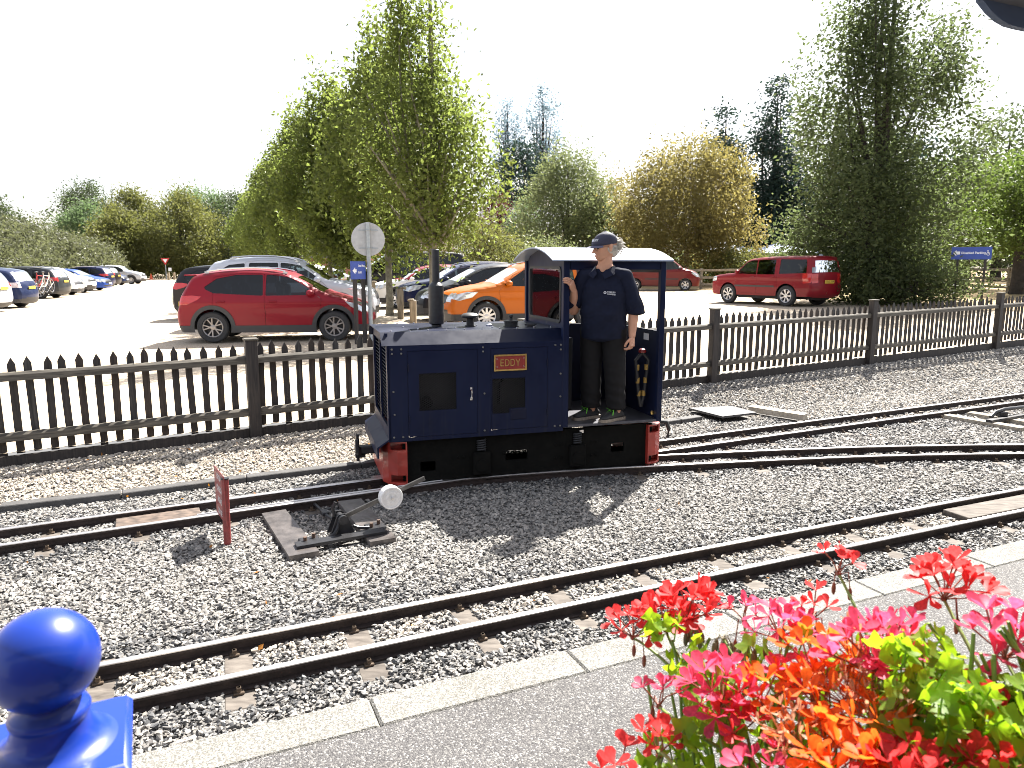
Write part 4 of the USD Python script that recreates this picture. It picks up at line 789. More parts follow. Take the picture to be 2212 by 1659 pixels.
def car(kind, label, x, y, deg, pm, fine=False, cell=None, rim=M_rim, spokes=10, split=False, dark_rear=True, plate=None, name='parked_car', cat='car', cladm=None, roof=None, scale=1., z=None, tailm=None, group=None, bare=False, height=1., allglass=None):
    cell = cell or (.05 if fine else .11); B, g = car_geometry(kind, cell, fine); k = TYPES[kind]
    p = thing(name, label, cat, (x, y, float(gz(x, y)) if z is None else z), deg, group)
    if scale != 1. or height != 1.: UsdGeom.Xformable(stage.GetPrimAtPath(p)).AddScaleOp().Set(Gf.Vec3f(scale, scale, scale * height))
    sm = 38; cm = cladm or M_clad
    bp = put(p, 'body', g['body'], pm, sm)
    for s in (1, -1):
        for i in range(2):
            dp = put(p, 'door', g[f'door{i}{s}'], pm, sm)
            if fine:
                xs = np.array(k['doors'][i])[:, 0]; hx = xs.min() + .17; hz = k['belt'] - .07; yy = float(B.half(np.array([hx]), np.array([hz]))[0]); mb = MB(); mb.box((hx, s * (yy + .016), hz), (.17, .022, .028), b=.008); put(dp, 'handle', mb, pm)
        for i in range(len(k['win'])): put(p, 'window', g[f'win{i}{s}'], (allglass or (M_dglass if i > 0 and dark_rear else M_cglass)), sm)
        put(p, 'headlight', g[f'head{s}'], M_lampw, sm); put(p, 'tail_lamp', g[f'tail{s}'], tailm or M_lampr, sm)
        hx = k['win'][0][0][0] - .12; hz = k['belt'] + .10; yy = float(B.half(np.array([hx]), np.array([hz]))[0])
        mb = MB(); v = _sph.vertices * (.085, .10, .075) + np.array([hx, s * (yy + .11), hz]); mb.add(v, _sph.faces); put(p, 'mirror', mb, pm if kind != 'minivan' else M_clad, True)
    for n_, nm, m_ in (('windscreen', 'windscreen', M_cglass), ('rear_window', 'rear_window', M_dglass), ('grille', 'grille', M_grl), ('intake', 'bumper_intake', M_grl), ('headfl', 'headlight', M_lampw), ('headfr', 'headlight', M_lampw), ('tailrl', 'tail_lamp', tailm or M_lampr), ('tailrr', 'tail_lamp', tailm or M_lampr), ('cladding', 'cladding', cm), ('cladb', 'bumper', cm)):
        if n_ in g: put(p, nm, g[n_], m_, sm)
    if roof is not None:
        v, f = g['body']; c = v[f].mean(1); sel = (c[:, 2] > k['belt'] + .06) & (np.abs(c[:, 1]) < 2); u, inv = np.unique(f[sel], return_inverse=True); vv = v[u].copy(); cc = np.array([0, 0, .6]); vv = vv + (vv - cc) / np.linalg.norm(vv - cc, axis=1, keepdims=True) * .004; put(p, 'roof', (vv, inv.reshape(-1, 3)), roof, sm)
    mb = MB(); w = k['width']; mb.box(((k['xf'] + k['xr']) / 2, 0, .36), (k['xf'] - k['xr'] - 2.3 * k['rw'], w * .86, .24)); mb.box((0, 0, .40), (B.x1 - B.x0 - .35, w * .5, .3)); put(p, 'underbody', mb, M_carin)
    mb = MB()
    for sx_ in ((.35, -.55) if kind in ('hatch', 'estate', 'suv') else (.5, -.45)):
        for sy_ in (-.36, .36): mb.box((sx_, sy_, .62), (.48, .46, .16), b=.05); mb.box((sx_ - .26, sy_, .92), (.13, .44, .56), T(0, 0, 0), b=.05); mb.box((sx_ - .31, sy_, k['belt'] + .27), (.1, .24, .17), b=.04)
    mb.box((k['win'][0][0][0] - .02, 0, k['belt'] - .1), (.4, w * .82, .16), b=.05); mb.tube([( .62 + .19 * 0 + .02 * math.sin(a), (-.36) + .18 * math.cos(a), k['belt'] + .02 + .17 * math.sin(a)) for a in np.linspace(0, 2 * np.pi, 15)], .014, 6, cap=False); put(p, 'seats', mb, M_carin)
    for x_ in (k['xf'], k['xr']):
        for s in (1, -1): wheel(p, x_, s * (w / 2 - .115), k['rw'], .2, s, k['rw'] * .66, spokes, rim, split, fine=fine)
    if k['rails'] and not bare:
        for s in (1, -1):
            t_ = np.linspace(.25, -1.35, 9); zz = np.interp(t_, B.up[::-1, 0][np.argsort(B.up[::-1, 0])], B.up[::-1, 1][np.argsort(B.up[::-1, 0])]) if False else np.array([B.line.intersection(LineString([(q, 1.2), (q, 2.5)])).y for q in t_])
            hw = B.half(t_, zz, np.zeros(len(t_))); mb = MB(); mb.tube(np.stack([t_, s * (hw + .0), zz + .045], 1), .017, 8); mb.box((t_[0], s * hw[0], zz[0] + .02), (.09, .03, .04)); mb.box((t_[-1], s * hw[-1], zz[-1] + .02), (.09, .03, .04)); put(p, 'roof_rail', mb, M_chr, 40)
    if 'moulding' in k:
        z0, z1 = k['moulding']; 
        mp = sbox(-1.33 + .5, z0, 1.0, z1); a = B.side(mp, cell, .014); mb = MB(); [mb.add(*q) for q in a]; put(p, 'side_moulding', mb, M_clad, sm)
    rx = B.x0 - .10; zp = float(np.array(k['tail'])[:, 1].mean()) - .12
    for xx, sgn, m_, zz in ((B.x0, -1, M_yplate, zp), (B.x1, 1, M_wplate, .5)):
        q = B.line.intersection(LineString([(-4 if sgn < 0 else 0, zz), (0 if sgn < 0 else 4, zz)])); qx = q.x if q.geom_type == 'Point' else xx
        mb = MB(); mb.box((qx + sgn * .135, 0, zz), (.012, .5, .11), b=.003); pp = put(p, 'number_plate', mb, m_)
        if plate and sgn < 0:
            t = meshkit.text_mesh(plate, .07, .002, True); t.apply_scale([.45 / np.ptp(t.bounds[:, 0]), 1, 1]); t.apply_translation([-t.bounds[:, 0].mean(), -.035, 0]); mb = MB(); mb.tm(t, T(qx - .1415, 0, zz) @ R(-90, 'z') @ R(90, 'x')); put(pp, 'plate_lettering', mb, M_ptext)
    return p, B, g
c, s = math.cos, math.sin
C_red = paint('red', (.17, .004, .012), .2); C_red2 = paint('deep_red', (.15, .005, .010), .2); C_red3 = paint('wine', (.10, .007, .009), .2); C_or = paint('orange', (.40, .095, .006), .2)
C_black = paint('black', (.008, .008, .010)); C_navy = paint('navy', (.008, .012, .045)); C_blue = paint('blue', (.02, .06, .28), .4); C_white = paint('white', (.72, .72, .72), .0); C_silver = paint('silver', (.42, .44, .48), .6); C_grey = paint('blue_grey', (.14, .17, .23), .5); C_dblue = paint('dark_blue', (.012, .02, .06), .3)
M_rim_r = mat('rim_bronze_grey', (.26, .24, .23), .35, .8, var=.1)
p, B, g = car('hatch', 'bright red hatchback with black wheel-arch cladding parked right behind the picket fence', -5.14, 16.10, 7.5, C_red, True, .045, rim=M_rim_r, spokes=5, split=True)
mb = MB(); mb.box((-1.70, 0, 1.405), (.26, 1.12, .03), R(0), b=.012); put(p, 'rear_spoiler', mb, C_red)
car('suv', 'orange SUV parked behind the locomotive with silver wheels', .39, 18.55, 197, C_or, True, .05, spokes=10, split=True, dark_rear=False)
car('offroad', 'red boxy off-roader parked under the big dark tree with a yellow rear plate', 9.78, 27.34, 121, C_red2, True, .055, spokes=7, split=True, plate='OG63 ZXW', name='parked_off_roader', cat='car')
car('minivan', 'wine red high-roofed van seen behind the driver, facing right', 8.46, 41.56, -13.5, C_red3, True, .07, spokes=6, split=True, dark_rear=False)
car('hatch', 'black hatchback parked next to the orange SUV', -.72, 21.5, 197, C_black, True, .07, bare=True, dark_rear=False, scale=1.04)
car('suv', 'navy SUV with roof bars parked second from the orange one', -1.62, 24.45, 197, C_navy, True, .07, dark_rear=True, rim=M_rim)
car('suv', 'white crossover with a red roof parked behind the nearest thick trunk', -3.2, 27.7, 197, C_white, True, .07, roof=C_red, bare=True, scale=.96)
car('van', 'tall black people carrier with dark side windows standing behind the white crossover', -4.6, 32.0, 197, C_black, True, .08, height=1.07, name='parked_van', cat='van', allglass=M_dglass)
car('suv', 'silver people carrier standing right behind the red hatchback', -5.85, 19.4, 7.5, C_silver, True, .06, bare=False, height=1.11)
car('suv', 'dark car whose tail shows left of the silver people carrier', -8.1, 22.7, 7.5, C_black, bare=True)
mid = [('estate', 'white estate car with a red tail lamp between the tree trunks', -9.0, 36.2, 14, C_white), ('suv', 'silver car with its windscreen towards us behind the blue direction sign', -6.6, 36.6, 197, C_silver), ('suv', 'bronze coloured car behind the blue direction sign', -5.9, 34.0, 197, paint('bronze', (.16, .09, .05), .4)),
       ('hatch', 'silver grey hatchback in the far row behind the thin trunks', -12.4, 43, 16, C_silver), ('estate', 'pale estate car far back in the row between two trunks', -13.6, 47, 197, C_white), ('hatch', 'blue grey hatchback far back between the trunks', -15.0, 51, 197, C_grey), ('suv', 'white SUV at the far end of the row between the trunks', -16.0, 55, 197, C_white), ('estate', 'dark estate car at the far end of the middle row', -12.4, 39.0, 12, C_dblue)]
for kd, lb, x, y, dg, cm in mid: car(kd, lb, x, y, dg, cm, bare=True)
H1 = 8
def left(kd, lb, ex, ey, L, flip, cm, **kw):
    a = H1 * D2R; x, y = ex - math.cos(a) * L, ey - math.sin(a) * L; return car(kd, lb, x, y, H1 + (180 if flip else 0), cm, **kw)
M_lampc = mat('tail_lamp_clear', (.5, .42, .42), .15, coat=.8, var=.3, scale=8)
left('suv', 'silver car cut off by the left edge of the photo', -18.6, 26.6, 2.2, 1, C_silver, bare=True)
left('hatch', 'dark blue hatchback at the left edge with clear tail lamps', -19.75, 29.7, 2.0, 1, C_dblue, fine=True, cell=.08, bare=True, tailm=M_lampc, scale=1.05)
left('estate', 'grey estate car with bicycles on its rear rack', -22.4, 33.6, 2.2, 1, C_grey, bare=True, height=1.1)
left('suv', 'dark grey SUV with silver wheels behind the bicycles', -23.7, 38.6, 2.15, 1, paint('dark_grey', (.025, .028, .032), .4), fine=True, cell=.08, spokes=7)
left('hatch', 'white hatchback next to the dark grey SUV, nose outwards', -25.4, 42.6, 2.0, 0, C_white, bare=True, scale=1.05)
left('suv', 'white SUV between the white hatchback and the blue car', -26.6, 46.2, 2.2, 0, C_white, bare=True)
left('estate', 'bright blue car with large silver wheels in the left row', -27.9, 50.4, 2.25, 0, C_blue, spokes=5, bare=True)
left('suv', 'dark blue SUV behind the bright blue car', -30.3, 55.2, 2.15, 1, C_navy)
left('suv', 'black SUV near the far end of the left row', -32.4, 60.0, 2.15, 1, C_black)
left('hatch', 'small dark car with a pale nose near the far end of the left row', -33.8, 64.0, 2.0, 0, C_dblue, bare=True)
left('suv', 'silver SUV at the far end of the left row', -34.5, 68.5, 2.2, 0, C_silver, bare=True, height=1.06)
# bicycles on the rack
bx, by = -21.75, 33.8; bz = float(gz(bx, by))
rk = thing('bicycle_rack', 'rear rack holding two bicycles behind the grey estate car', 'bicycle rack', (bx - .18, by, bz), 98)
mb = MB(); mb.tube([(-.5, 0, .45), (.5, 0, .45)], .02, 6); mb.tube([(-.5, .15, .45), (.5, .15, .45)], .02, 6); mb.tube([(0, .3, .45), (0, .0, .45), (0, -.05, 1.1)], .025, 6); put(rk, 'frame', mb, M_black, 40)
def bicycle(label, x, y, deg, mfr, mt2):
    p = thing('bicycle', label, 'bicycle', (x, y, bz + .42), deg, None)
    for dx in (-.52, .52):
        mb = MB(); a = np.linspace(0, 2 * np.pi, 25); mb.tube([(dx + .32 * math.cos(q), 0, .34 + .32 * math.sin(q)) for q in a], .018, 6, cap=False); w = put(p, 'wheel', mb, M_tyre, 40)
        mb = MB(); [mb.tube([(dx, 0, .34), (dx + .31 * math.cos(q), 0, .34 + .31 * math.sin(q))], .003, 4) for q in np.linspace(0, 2 * np.pi, 13)[:-1]]; mb.tube([(dx + .295 * math.cos(q), 0, .34 + .295 * math.sin(q)) for q in a], .009, 5, cap=False); put(w, 'rim', mb, M_chr)
    mb = MB()
    for q in ([(-.52, 0, .34), (-.1, 0, .32), (.38, 0, .78), (-.2, 0, .82), (-.1, 0, .32)], [(-.52, 0, .34), (-.2, 0, .82)], [(.52, 0, .34), (.40, 0, .70), (.36, 0, .95)], [(-.2, 0, .82), (-.23, 0, .95)]): 
        for a_, b_ in zip(q, q[1:]): mb.tube([a_, b_], .018, 6)
    put(p, 'frame', mb, mfr, 40)
    mb = MB(); mb.tube([(.3, -.28, .98), (.37, 0, .97), (.3, .28, .98)], .014, 6); put(p, 'handlebar', mb, M_black, 40)
    mb = MB(); mb.add(_sph.vertices * (.13, .065, .03) + np.array([-.24, 0, .97]), _sph.faces); put(p, 'saddle', mb, M_black, True); return p
bicycle('white framed bicycle on the rear rack at the left', bx + .12, by + .05, 100, mat('bike_white', (.6, .58, .5), .4), 0)
bicycle('red bicycle on the rack beside the white one', bx - .1, by - .05, 97, mat('bike_red', (.4, .02, .02), .4), 0)
# ---------------------------------------------------------------- station behind the camera and its canopy (one corner shows at the top right)
M_brick = usdkit.material(stage, '/World/Looks/brick_wall', {'g': ('geometry', {}), 'b': ('brick_texture', {'scale': 4.4, 'color1': (.24, .09, .06), 'color2': (.32, .14, .09), 'mortar': (.3, .27, .24), 'mortar_size': .02, 'brick_width': 1., 'row_height': .33}), 'm': ('mapping', {'rotation': (math.pi / 2, 0, 0)}), 'p': ('principled_bsdf', {'roughness': .9})}, [('g.position', 'm.vector'), ('m.vector', 'b.vector'), ('b.color', 'p.base_color')], surface='p.BSDF')
M_slate = mat('slate_roof', (.10, .10, .11), .6, var=.3, scale=5, bump=.3, bscale=20); M_soffit = mat('canopy_blue_grey', (.05, .075, .13), .6, var=.1)
stn = thing('station_building', 'station building with a canopy of dark scalloped boards over the platform', 'station')
mb = MB(); mb.box((4, -4.9, 1.5), (20, .3, 3.), MPF); put(stn, 'wall', mb, M_brick)
cE = ((1.93 - P0[0]) * PU[0] + (3.2 - P0[1]) * PU[1]); cV = ((1.93 - P0[0]) * PN[0] + (3.2 - P0[1]) * PN[1]); zc = 2.70
mb = MB(); pr = Polygon([(cV, zc), (cV, zc + .05), (-5.0, zc + 1.25), (-5.0, zc + 1.18)]); t = extr(pr, 13); mb.tm(t, MPF @ T(cE, 0, 0) @ np.array([[0, 0, 1, 0], [1, 0, 0, 0], [0, 1, 0, 0], [0, 0, 0, 1.]]))
pr = Polygon([(-3.1, zc + .3), (-3.1, zc + .36), (-5.0, zc + 1.25), (-5.0, zc + 1.18)]); t = extr(pr, 9); mb.tm(t, MPF @ T(cE - 9.01, 0, 0) @ np.array([[0, 0, 1, 0], [1, 0, 0, 0], [0, 1, 0, 0], [0, 0, 0, 1.]])); put(stn, 'canopy_roof', mb, M_slate)
sc = [(0, .0)]
for k in range(26):
    for a in np.linspace(0, 1, 9)[1:]: sc.append((k * .5 + a * .5, -.075 * (1 - (1 - min(a * 2.2, 1)) ** 2) + (.03 * max(0, (a - .8) / .2) if a > .8 else 0) - .0))
vp = Polygon(sc + [(13, .12), (0, .05)]).buffer(0); t = extr(vp, .03); mb = MB(); mb.tm(t, MPF @ T(cE, cV + .015, zc) @ R(90, 'x')); put(stn, 'valance', mb, M_soffit)
mb = MB(); pr = Polygon([(cV, zc - .0), (cV, zc + .06), (-5.0, zc + 1.26), (-5.0, zc + 1.1)]); t = extr(pr, .03); mb.tm(t, MPF @ T(cE - .03, 0, 0) @ np.array([[0, 0, 1, 0], [1, 0, 0, 0], [0, 1, 0, 0], [0, 0, 0, 1.]])); put(stn, 'barge_board', mb, M_soffit)

# ---------------------------------------------------------------- blue post with ball finial
M_blue = mat('gloss_blue', (.005, .030, .25), .34, .0, var=.05, scale=5, spec=.35, coat=.25, bump=.015, bscale=60)
fq = np.array([-.337, .481]); fz0 = 1.340; fi = thing('railing_post', 'glossy blue railing post with a square cap and ball finial', 'post', (fq[0], fq[1], 0), 27)
mb = MB(); mb.box((0, 0, .62), (.08, .08, 1.24), b=.004); put(fi, 'post', mb, M_blue)
mb = MB(); mb.box((0, 0, 1.2665), (.102, .102, .012), b=.0045); mb.box((0, 0, 1.256), (.088, .088, .010), b=.004); put(fi, 'cap', mb, M_blue, 40)
mb = MB(); rb = .0362; a_ = np.linspace(-.98, math.pi / 2, 28); mb.lathe([(.046, 1.2715), (.038, 1.2735), (.031, 1.278), (.027, 1.286), (.0245, 1.294), (.0262, 1.297), (.0266, 1.300), (.0252, 1.303), (.0215, 1.306)] + [(rb * math.cos(q) if q < 1.57 else 0, fz0 + rb * math.sin(q)) for q in a_ if fz0 + rb * math.sin(q) > 1.3085], 64); put(fi, 'ball_finial', mb, M_blue, 50)

# ---------------------------------------------------------------- signs, posts and bollards of the car park
M_galv = mat('galvanised', (.30, .33, .35), .55, .5, var=.15, scale=12, bump=.1, bscale=60); M_signback = mat('sign_back_grey', (.36, .37, .38), .55, .2, var=.12, scale=14)
sg = thing('road_sign', 'round grey sign seen from behind on a tall grey pole', 'sign', (-2.93, 15.0, float(gz(-2.93, 15))), 14)
mb = MB(); mb.tube([(0, 0, -.2), (0, 0, 2.46)], .043, 18); put(sg, 'pole', mb, M_galv, 40)
mb = MB(); mb.lathe([(0, -.006), (.325, -.006), (.336, -.014), (.338, 0), (.325, .003), (0, .003)], 56, T(0, .055, 2.12) @ R(90, 'x')); put(sg, 'disc', mb, M_signback, 40)
for z in (1.94, 2.30):
    mb = MB(); mb.box((0, .048, z), (.40, .014, .026), b=.003); b_ = put(sg, 'bracket', mb, M_galv); mb = MB(); mb.tube([(-.05, -.02, z), (-.03, -.05, z), (.03, -.05, z), (.05, -.02, z), (.05, .045, z)], .008, 6); put(b_, 'clamp', mb, M_galv, 40)
M_sblue = mat('sign_blue', (.022, .055, .27), .5, var=.08); M_swhite = mat('sign_white', (.65, .67, .7), .6); M_darkwood = mat('post_dark', (.02, .016, .015), .7, var=.3, scale=9)
ds = thing('direction_sign', 'small dark blue arrow sign on two dark posts left of the round sign', 'sign', (-3.1, 14.85, .03), 58)
for x in (-.11, .13):
    mb = MB(); mb.box((x, .03, .78), (.075, .06, 1.56), b=.004); put(ds, 'post', mb, M_darkwood)
mb = MB(); mb.box((-.05, -.012, 1.50), (.42, .02, .36), b=.002); pl = put(ds, 'panel', mb, M_sblue)
mb = MB(); ar = Polygon([(-.20, 0), (-.125, .065), (-.125, .03), (-.085, .03), (-.085, -.03), (-.125, -.03), (-.125, -.065)]); mb.tm(extr(ar, .002), T(-.02, -.0225, 1.49) @ R(90, 'x')); put(pl, 'arrow', mb, M_swhite)
for w, z in (('One Way', 1.57), ('Exit', 1.44)):
    t = meshkit.text_mesh(w, .04, .002, True); t.apply_transform(S(min(1, .19 / np.ptp(t.bounds[:, 0])), 1, 1)); mb = MB(); mb.tm(t, T(-.06, -.0225, z) @ R(90, 'x')); put(pl, 'lettering', mb, M_swhite)
dp_ = thing('parking_sign', 'blue sign reading Disabled Parking on two dark posts by the wooden rail fence', 'sign', (15.65, 25.0, float(gz(15.65, 25))), -26); UsdGeom.Xformable(stage.GetPrimAtPath(dp_)).AddScaleOp().Set(Gf.Vec3f(.83, .83, .83))
for x in (-.45, .52):
    mb = MB(); mb.box((x, .05, 1.2), (.085, .07, 2.4), b=.005); put(dp_, 'post', mb, M_darkwood)
mb = MB(); mb.box((0, 0, 2.17), (1.42, .02, .50), b=.003); pl = put(dp_, 'panel', mb, M_sblue)
mb = MB(); ar = Polygon([(-.64, 0), (-.53, .12), (-.53, .06), (-.40, .06), (-.40, -.06), (-.53, -.06), (-.53, -.12)]); mb.tm(extr(ar, .003), T(0, -.0105, 2.18) @ R(90, 'x')); put(pl, 'arrow', mb, M_swhite)
t = meshkit.text_mesh('Disabled Parking', .085, .003, True); t.apply_scale([.85 / np.ptp(t.bounds[:, 0]), 1, 1]); mb = MB(); mb.tm(t, T(-.36, -.0105, 2.14) @ R(90, 'x')); put(pl, 'lettering', mb, M_swhite)
mb = MB(); Mw = T(.585, -.012, 2.17) @ R(90, 'x'); mb.lathe([(.062, 0), (.062, .004), (.046, .004), (.046, 0)], 20, Mw @ T(0, -.03)); mb.lathe([(.02, 0), (.02, .004), (0, .004)], 12, Mw @ T(-.02, .10)); mb.box((-.015, .04, .002), (.022, .09, .004), Mw); mb.box((.02, .0, .002), (.07, .022, .004), Mw); put(pl, 'wheelchair_symbol', mb, M_swhite)
M_boll = woodmat('bollard_wood', (.16, .13, .09), (.34, .28, .20), (18, 18, 3), .85)
blab = ['round topped wooden bollard left of the lichen-covered near trunk', 'wooden bollard right of the lichen-covered near trunk', 'short sawn wooden bollard between the near trunk and the exhaust stack', 'wooden bollard right behind the exhaust stack by the orange SUV']
for (x, y, h, lb) in ((-5.0, 26.2, 1.0, blab[0]), (-3.32, 21.6, .92, blab[1]), (-2.62, 19.2, .68, blab[2]), (-1.86, 18.6, .82, blab[3])):
    z = float(gz(x, y)); b_ = thing('bollard', lb, 'bollard', (x, y, z), random.uniform(-20, 20), 'wooden bollards of the car park'); mb = MB(); w = .17; mb.prism(Polygon([(-w / 2, -w / 2), (w / 2, -w / 2), (w / 2, w / 2), (-w / 2, w / 2)]).buffer(-.02).buffer(.02), -.1, h - .03); put(b_, 'post', mb, M_boll)
    mb = MB(); mb.box((0, 0, h - .005), (w, w * .98, .06), R(random.uniform(-6, 6), 'y'), b=.022); put(b_, 'top', mb, M_boll, 40)
for k, (x, y) in enumerate(((-40.2, 85.5), (-39.6, 85.6), (-38.9, 86), (-47.5, 88.), (-44.5, 87), (-37.2, 86.5))):
    mb = MB(); mb.box((0, 0, .4), (.22, .22, .9), b=.03); put('/World', 'bollard', mb, M_boll, label=('leftmost', 'second from left', 'third from left', 'fourth from left', 'second from right', 'rightmost')[sorted([-40.2, -39.6, -38.9, -47.5, -44.5, -37.2]).index(x)] + ' of six small wooden bollards at the far end of the car park', cat='bollard', group='far bollards at the end of the car park', at=(x, y, float(gz(x, y))))
gw = thing('give_way_sign', 'far red and white give way triangle before the dark hedge', 'sign', (-41.9, 88.5, float(gz(-41.9, 88.5))), 25)
def giveway(g):
    mb = MB(); mb.tube([(0, .03, 0), (0, .03, 2.2)], .05, 8); put(g, 'pole', mb, M_galv, 40); tri = Polygon([(-.45, .78), (.45, .78), (0, 0)]).buffer(.03)
    mb = MB(); mb.tm(extr(tri, .02), T(0, 0, 1.75) @ R(90, 'x')); q = put(g, 'triangle', mb, M_lampr); mb = MB(); mb.tm(extr(tri.buffer(-.14), .006), T(0, -.021, 1.75) @ R(90, 'x')); put(q, 'white_centre', mb, M_swhite)
giveway(gw); mb = MB(); mb.box((.45, 0, 1.2), (.35, .03, .4)); put(gw, 'small_plate', mb, M_swhite)
gw2 = thing('give_way_sign', 'second give way triangle glimpsed between the thin trunks under the trees', 'sign', (-22.6, 76, float(gz(-22.6, 76))), 20); giveway(gw2)
mb = MB(); mb.lathe([(.34, 0), (.34, .05), (.2, .06), (.05, .7), (0, .7)], 14); put('/World', 'traffic_cone', mb, mat('cone_orange', (.6, .09, .03), .5), 30, 'small orange cone at the far end of the car park', 'cone', at=(-43.6, 88.2, float(gz(-43, 88))))
# post and rail fence at the right
M_prail = woodmat('rail_fence_grey', (.17, .145, .11), (.33, .29, .23), (8, 8, 30), .85)
def railfence(pts, label, hh=1.15):
    f = thing('rail_fence', label, 'fence'); P3 = [np.array([x, y, float(gz(x, y))]) for x, y in pts]
    for a in P3:
        mb = MB(); mb.box((0, 0, hh / 2), (.15, .13, hh + .1), b=.01); q = put(f, 'post', mb, M_prail, at=tuple(a))
    for a, b in zip(P3, P3[1:]):
        for z in (.28, .66, hh - .06):
            M = frame((a + b) / 2 + [0, -.08, z], b - a, (0, 0, 1)); mb = MB(); mb.box((0, 0, 0), (np.linalg.norm(b - a), .045, .13), M, b=.006); put(f, 'rail', mb, M_prail)
railfence([(6.2, 43.4), (9.0, 43.0), (11.05, 42.6), (13.6, 42.6), (16.4, 42.8), (19.2, 42.9), (21.8, 43.0), (24.0, 43.0), (23.55, 38.3), (23.1, 33.9), (22.7, 30), (22.3, 26.5)], 'weathered wooden post and rail fence around the dry grass at the right')
# ---------------------------------------------------------------- far buildings glimpsed between the trees
M_tile = usdkit.material(stage, '/World/Looks/roof_tiles', {'g': ('geometry', {}), 'b': ('brick_texture', {'scale': 3.2, 'color1': (.20, .13, .10), 'color2': (.27, .18, .13), 'mortar': (.09, .07, .06), 'mortar_size': .04, 'brick_width': .6, 'row_height': .3}), 'm': ('mapping', {'rotation': (math.pi / 2, 0, 0)}), 'p': ('principled_bsdf', {'roughness': .8})}, [('g.position', 'm.vector'), ('m.vector', 'b.vector'), ('b.color', 'p.base_color')], surface='p.BSDF')
M_bw = mat('cream_wall', (.6, .57, .5), .8, var=.08); M_pane = mat('dark_pane', (.03, .035, .045), .08, spec=.8)
def house(label, x, y, deg, w, d, eav, ridge, wall, roof, wins=2):
    h = thing('house', label, 'house', (x, y, float(gz(x, y))), deg); mb = MB(); mb.box((0, 0, eav / 2), (w, d, eav)); t = extr(Polygon([(-d / 2, eav), (d / 2, eav), (0, ridge - .1)]), w); mb.tm(t, T(-w / 2, 0, 0) @ np.array([[0, 0, 1, 0], [1, 0, 0, 0], [0, 1, 0, 0], [0, 0, 0, 1.]])); put(h, 'wall', mb, wall)
    mb = MB()
    for sgn in (-1, 1): mb.tm(extr(Polygon([(sgn * (d / 2 + .4), eav - .3), (0, ridge), (0, ridge + .14), (sgn * (d / 2 + .45), eav - .16)]), w + .7), T(-w / 2 - .35, 0, 0) @ np.array([[0, 0, 1, 0], [1, 0, 0, 0], [0, 1, 0, 0], [0, 0, 0, 1.]]))
    put(h, 'roof', mb, roof)
    for k in range(wins):
        xx = -w / 2 + (k + .5) * w / wins; mb = MB(); mb.box((xx, -d / 2 - .02, eav * .6), (1.2, .06, 1.2)); q = put(h, 'window', mb, M_bw); mb = MB(); mb.box((xx, -d / 2 - .04, eav * .6), (1.0, .06, 1.0)); put(q, 'pane', mb, M_pane)
    mb = MB(); mb.box((w * .25, 0, ridge + .3), (.7, .7, 1.2)); put(h, 'chimney', mb, wall)
house('brick house with a tiled roof glimpsed right of the second trunk', -9.5, 70, 8, 7, 6, 3.0, 6.2, M_brick, M_tile)
house('low brick building with wide dark roofs behind the thin trunks', -19.6, 76, 14, 8, 7, 2.6, 5.2, M_brick, M_slate, 3)
house('low brick building with a dark roof left of the blue direction sign', -14.5, 62, -20, 7, 6, 2.4, 4.6, M_brick, M_slate)
house('white walled house glimpsed behind the bushes right of the hornbeams', 1.5, 88, -6, 10, 7, 5.2, 8, M_bw, M_slate, 3)
M_canvas = mat('parasol_canvas', (.42, .47, .58), .8, var=.1, scale=3)
for k, (x, y, r_, h) in enumerate(((18.0, 62, 3.0, 3.3), (22.8, 63, 3.4, 3.2), (26.0, 66, 2.6, 3.0))):
    p = thing('parasol', ('pale blue canvas parasol left of the birch trunk', 'pale blue canvas parasol right of the birch trunk', 'pale canvas parasol at the right end behind the birch')[k], 'parasol', (x, y, float(gz(x, y)))); mb = MB(); mb.lathe([(r_, h - .9), (r_ * .98, h - .86), (.0, h)], 8); put(p, 'canopy', mb, M_canvas); mb = MB(); mb.tube([(0, 0, 0), (0, 0, h - .1)], .06, 8); put(p, 'pole', mb, M_galv, 40)

# ---------------------------------------------------------------- trees
def leaves(P, size, rng, up=.35, aspect=1.9, droop=None):
    """rhombic leaves around the points P, facing random ways"""
    n = len(P); d = rng.normal(size=(n, 3)); 
    if droop is not None: d[:, 2] = d[:, 2] * .5 - droop
    d /= np.linalg.norm(d, axis=1, keepdims=True); nn = rng.normal(size=(n, 3)); nn[:, 2] += up; s_ = np.cross(d, nn); s_ /= np.linalg.norm(s_, axis=1, keepdims=True) + 1e-9; nn = np.cross(s_, d)
    L = size * rng.uniform(.65, 1.3, (n, 1)); a = P; b = P + d * L * .45 + s_ * L / aspect * .5 + nn * L * .06; c_ = P + d * L; e = P + d * L * .45 - s_ * L / aspect * .5 + nn * L * .06
    v = np.stack([a, b, c_, e], 1).reshape(-1, 3); k = np.arange(n)[:, None] * 4; return v, np.vstack([k + [0, 1, 2], k + [0, 2, 3]])
def env(prof, t): p = np.array(prof); return np.interp(t, p[:, 0], p[:, 1])
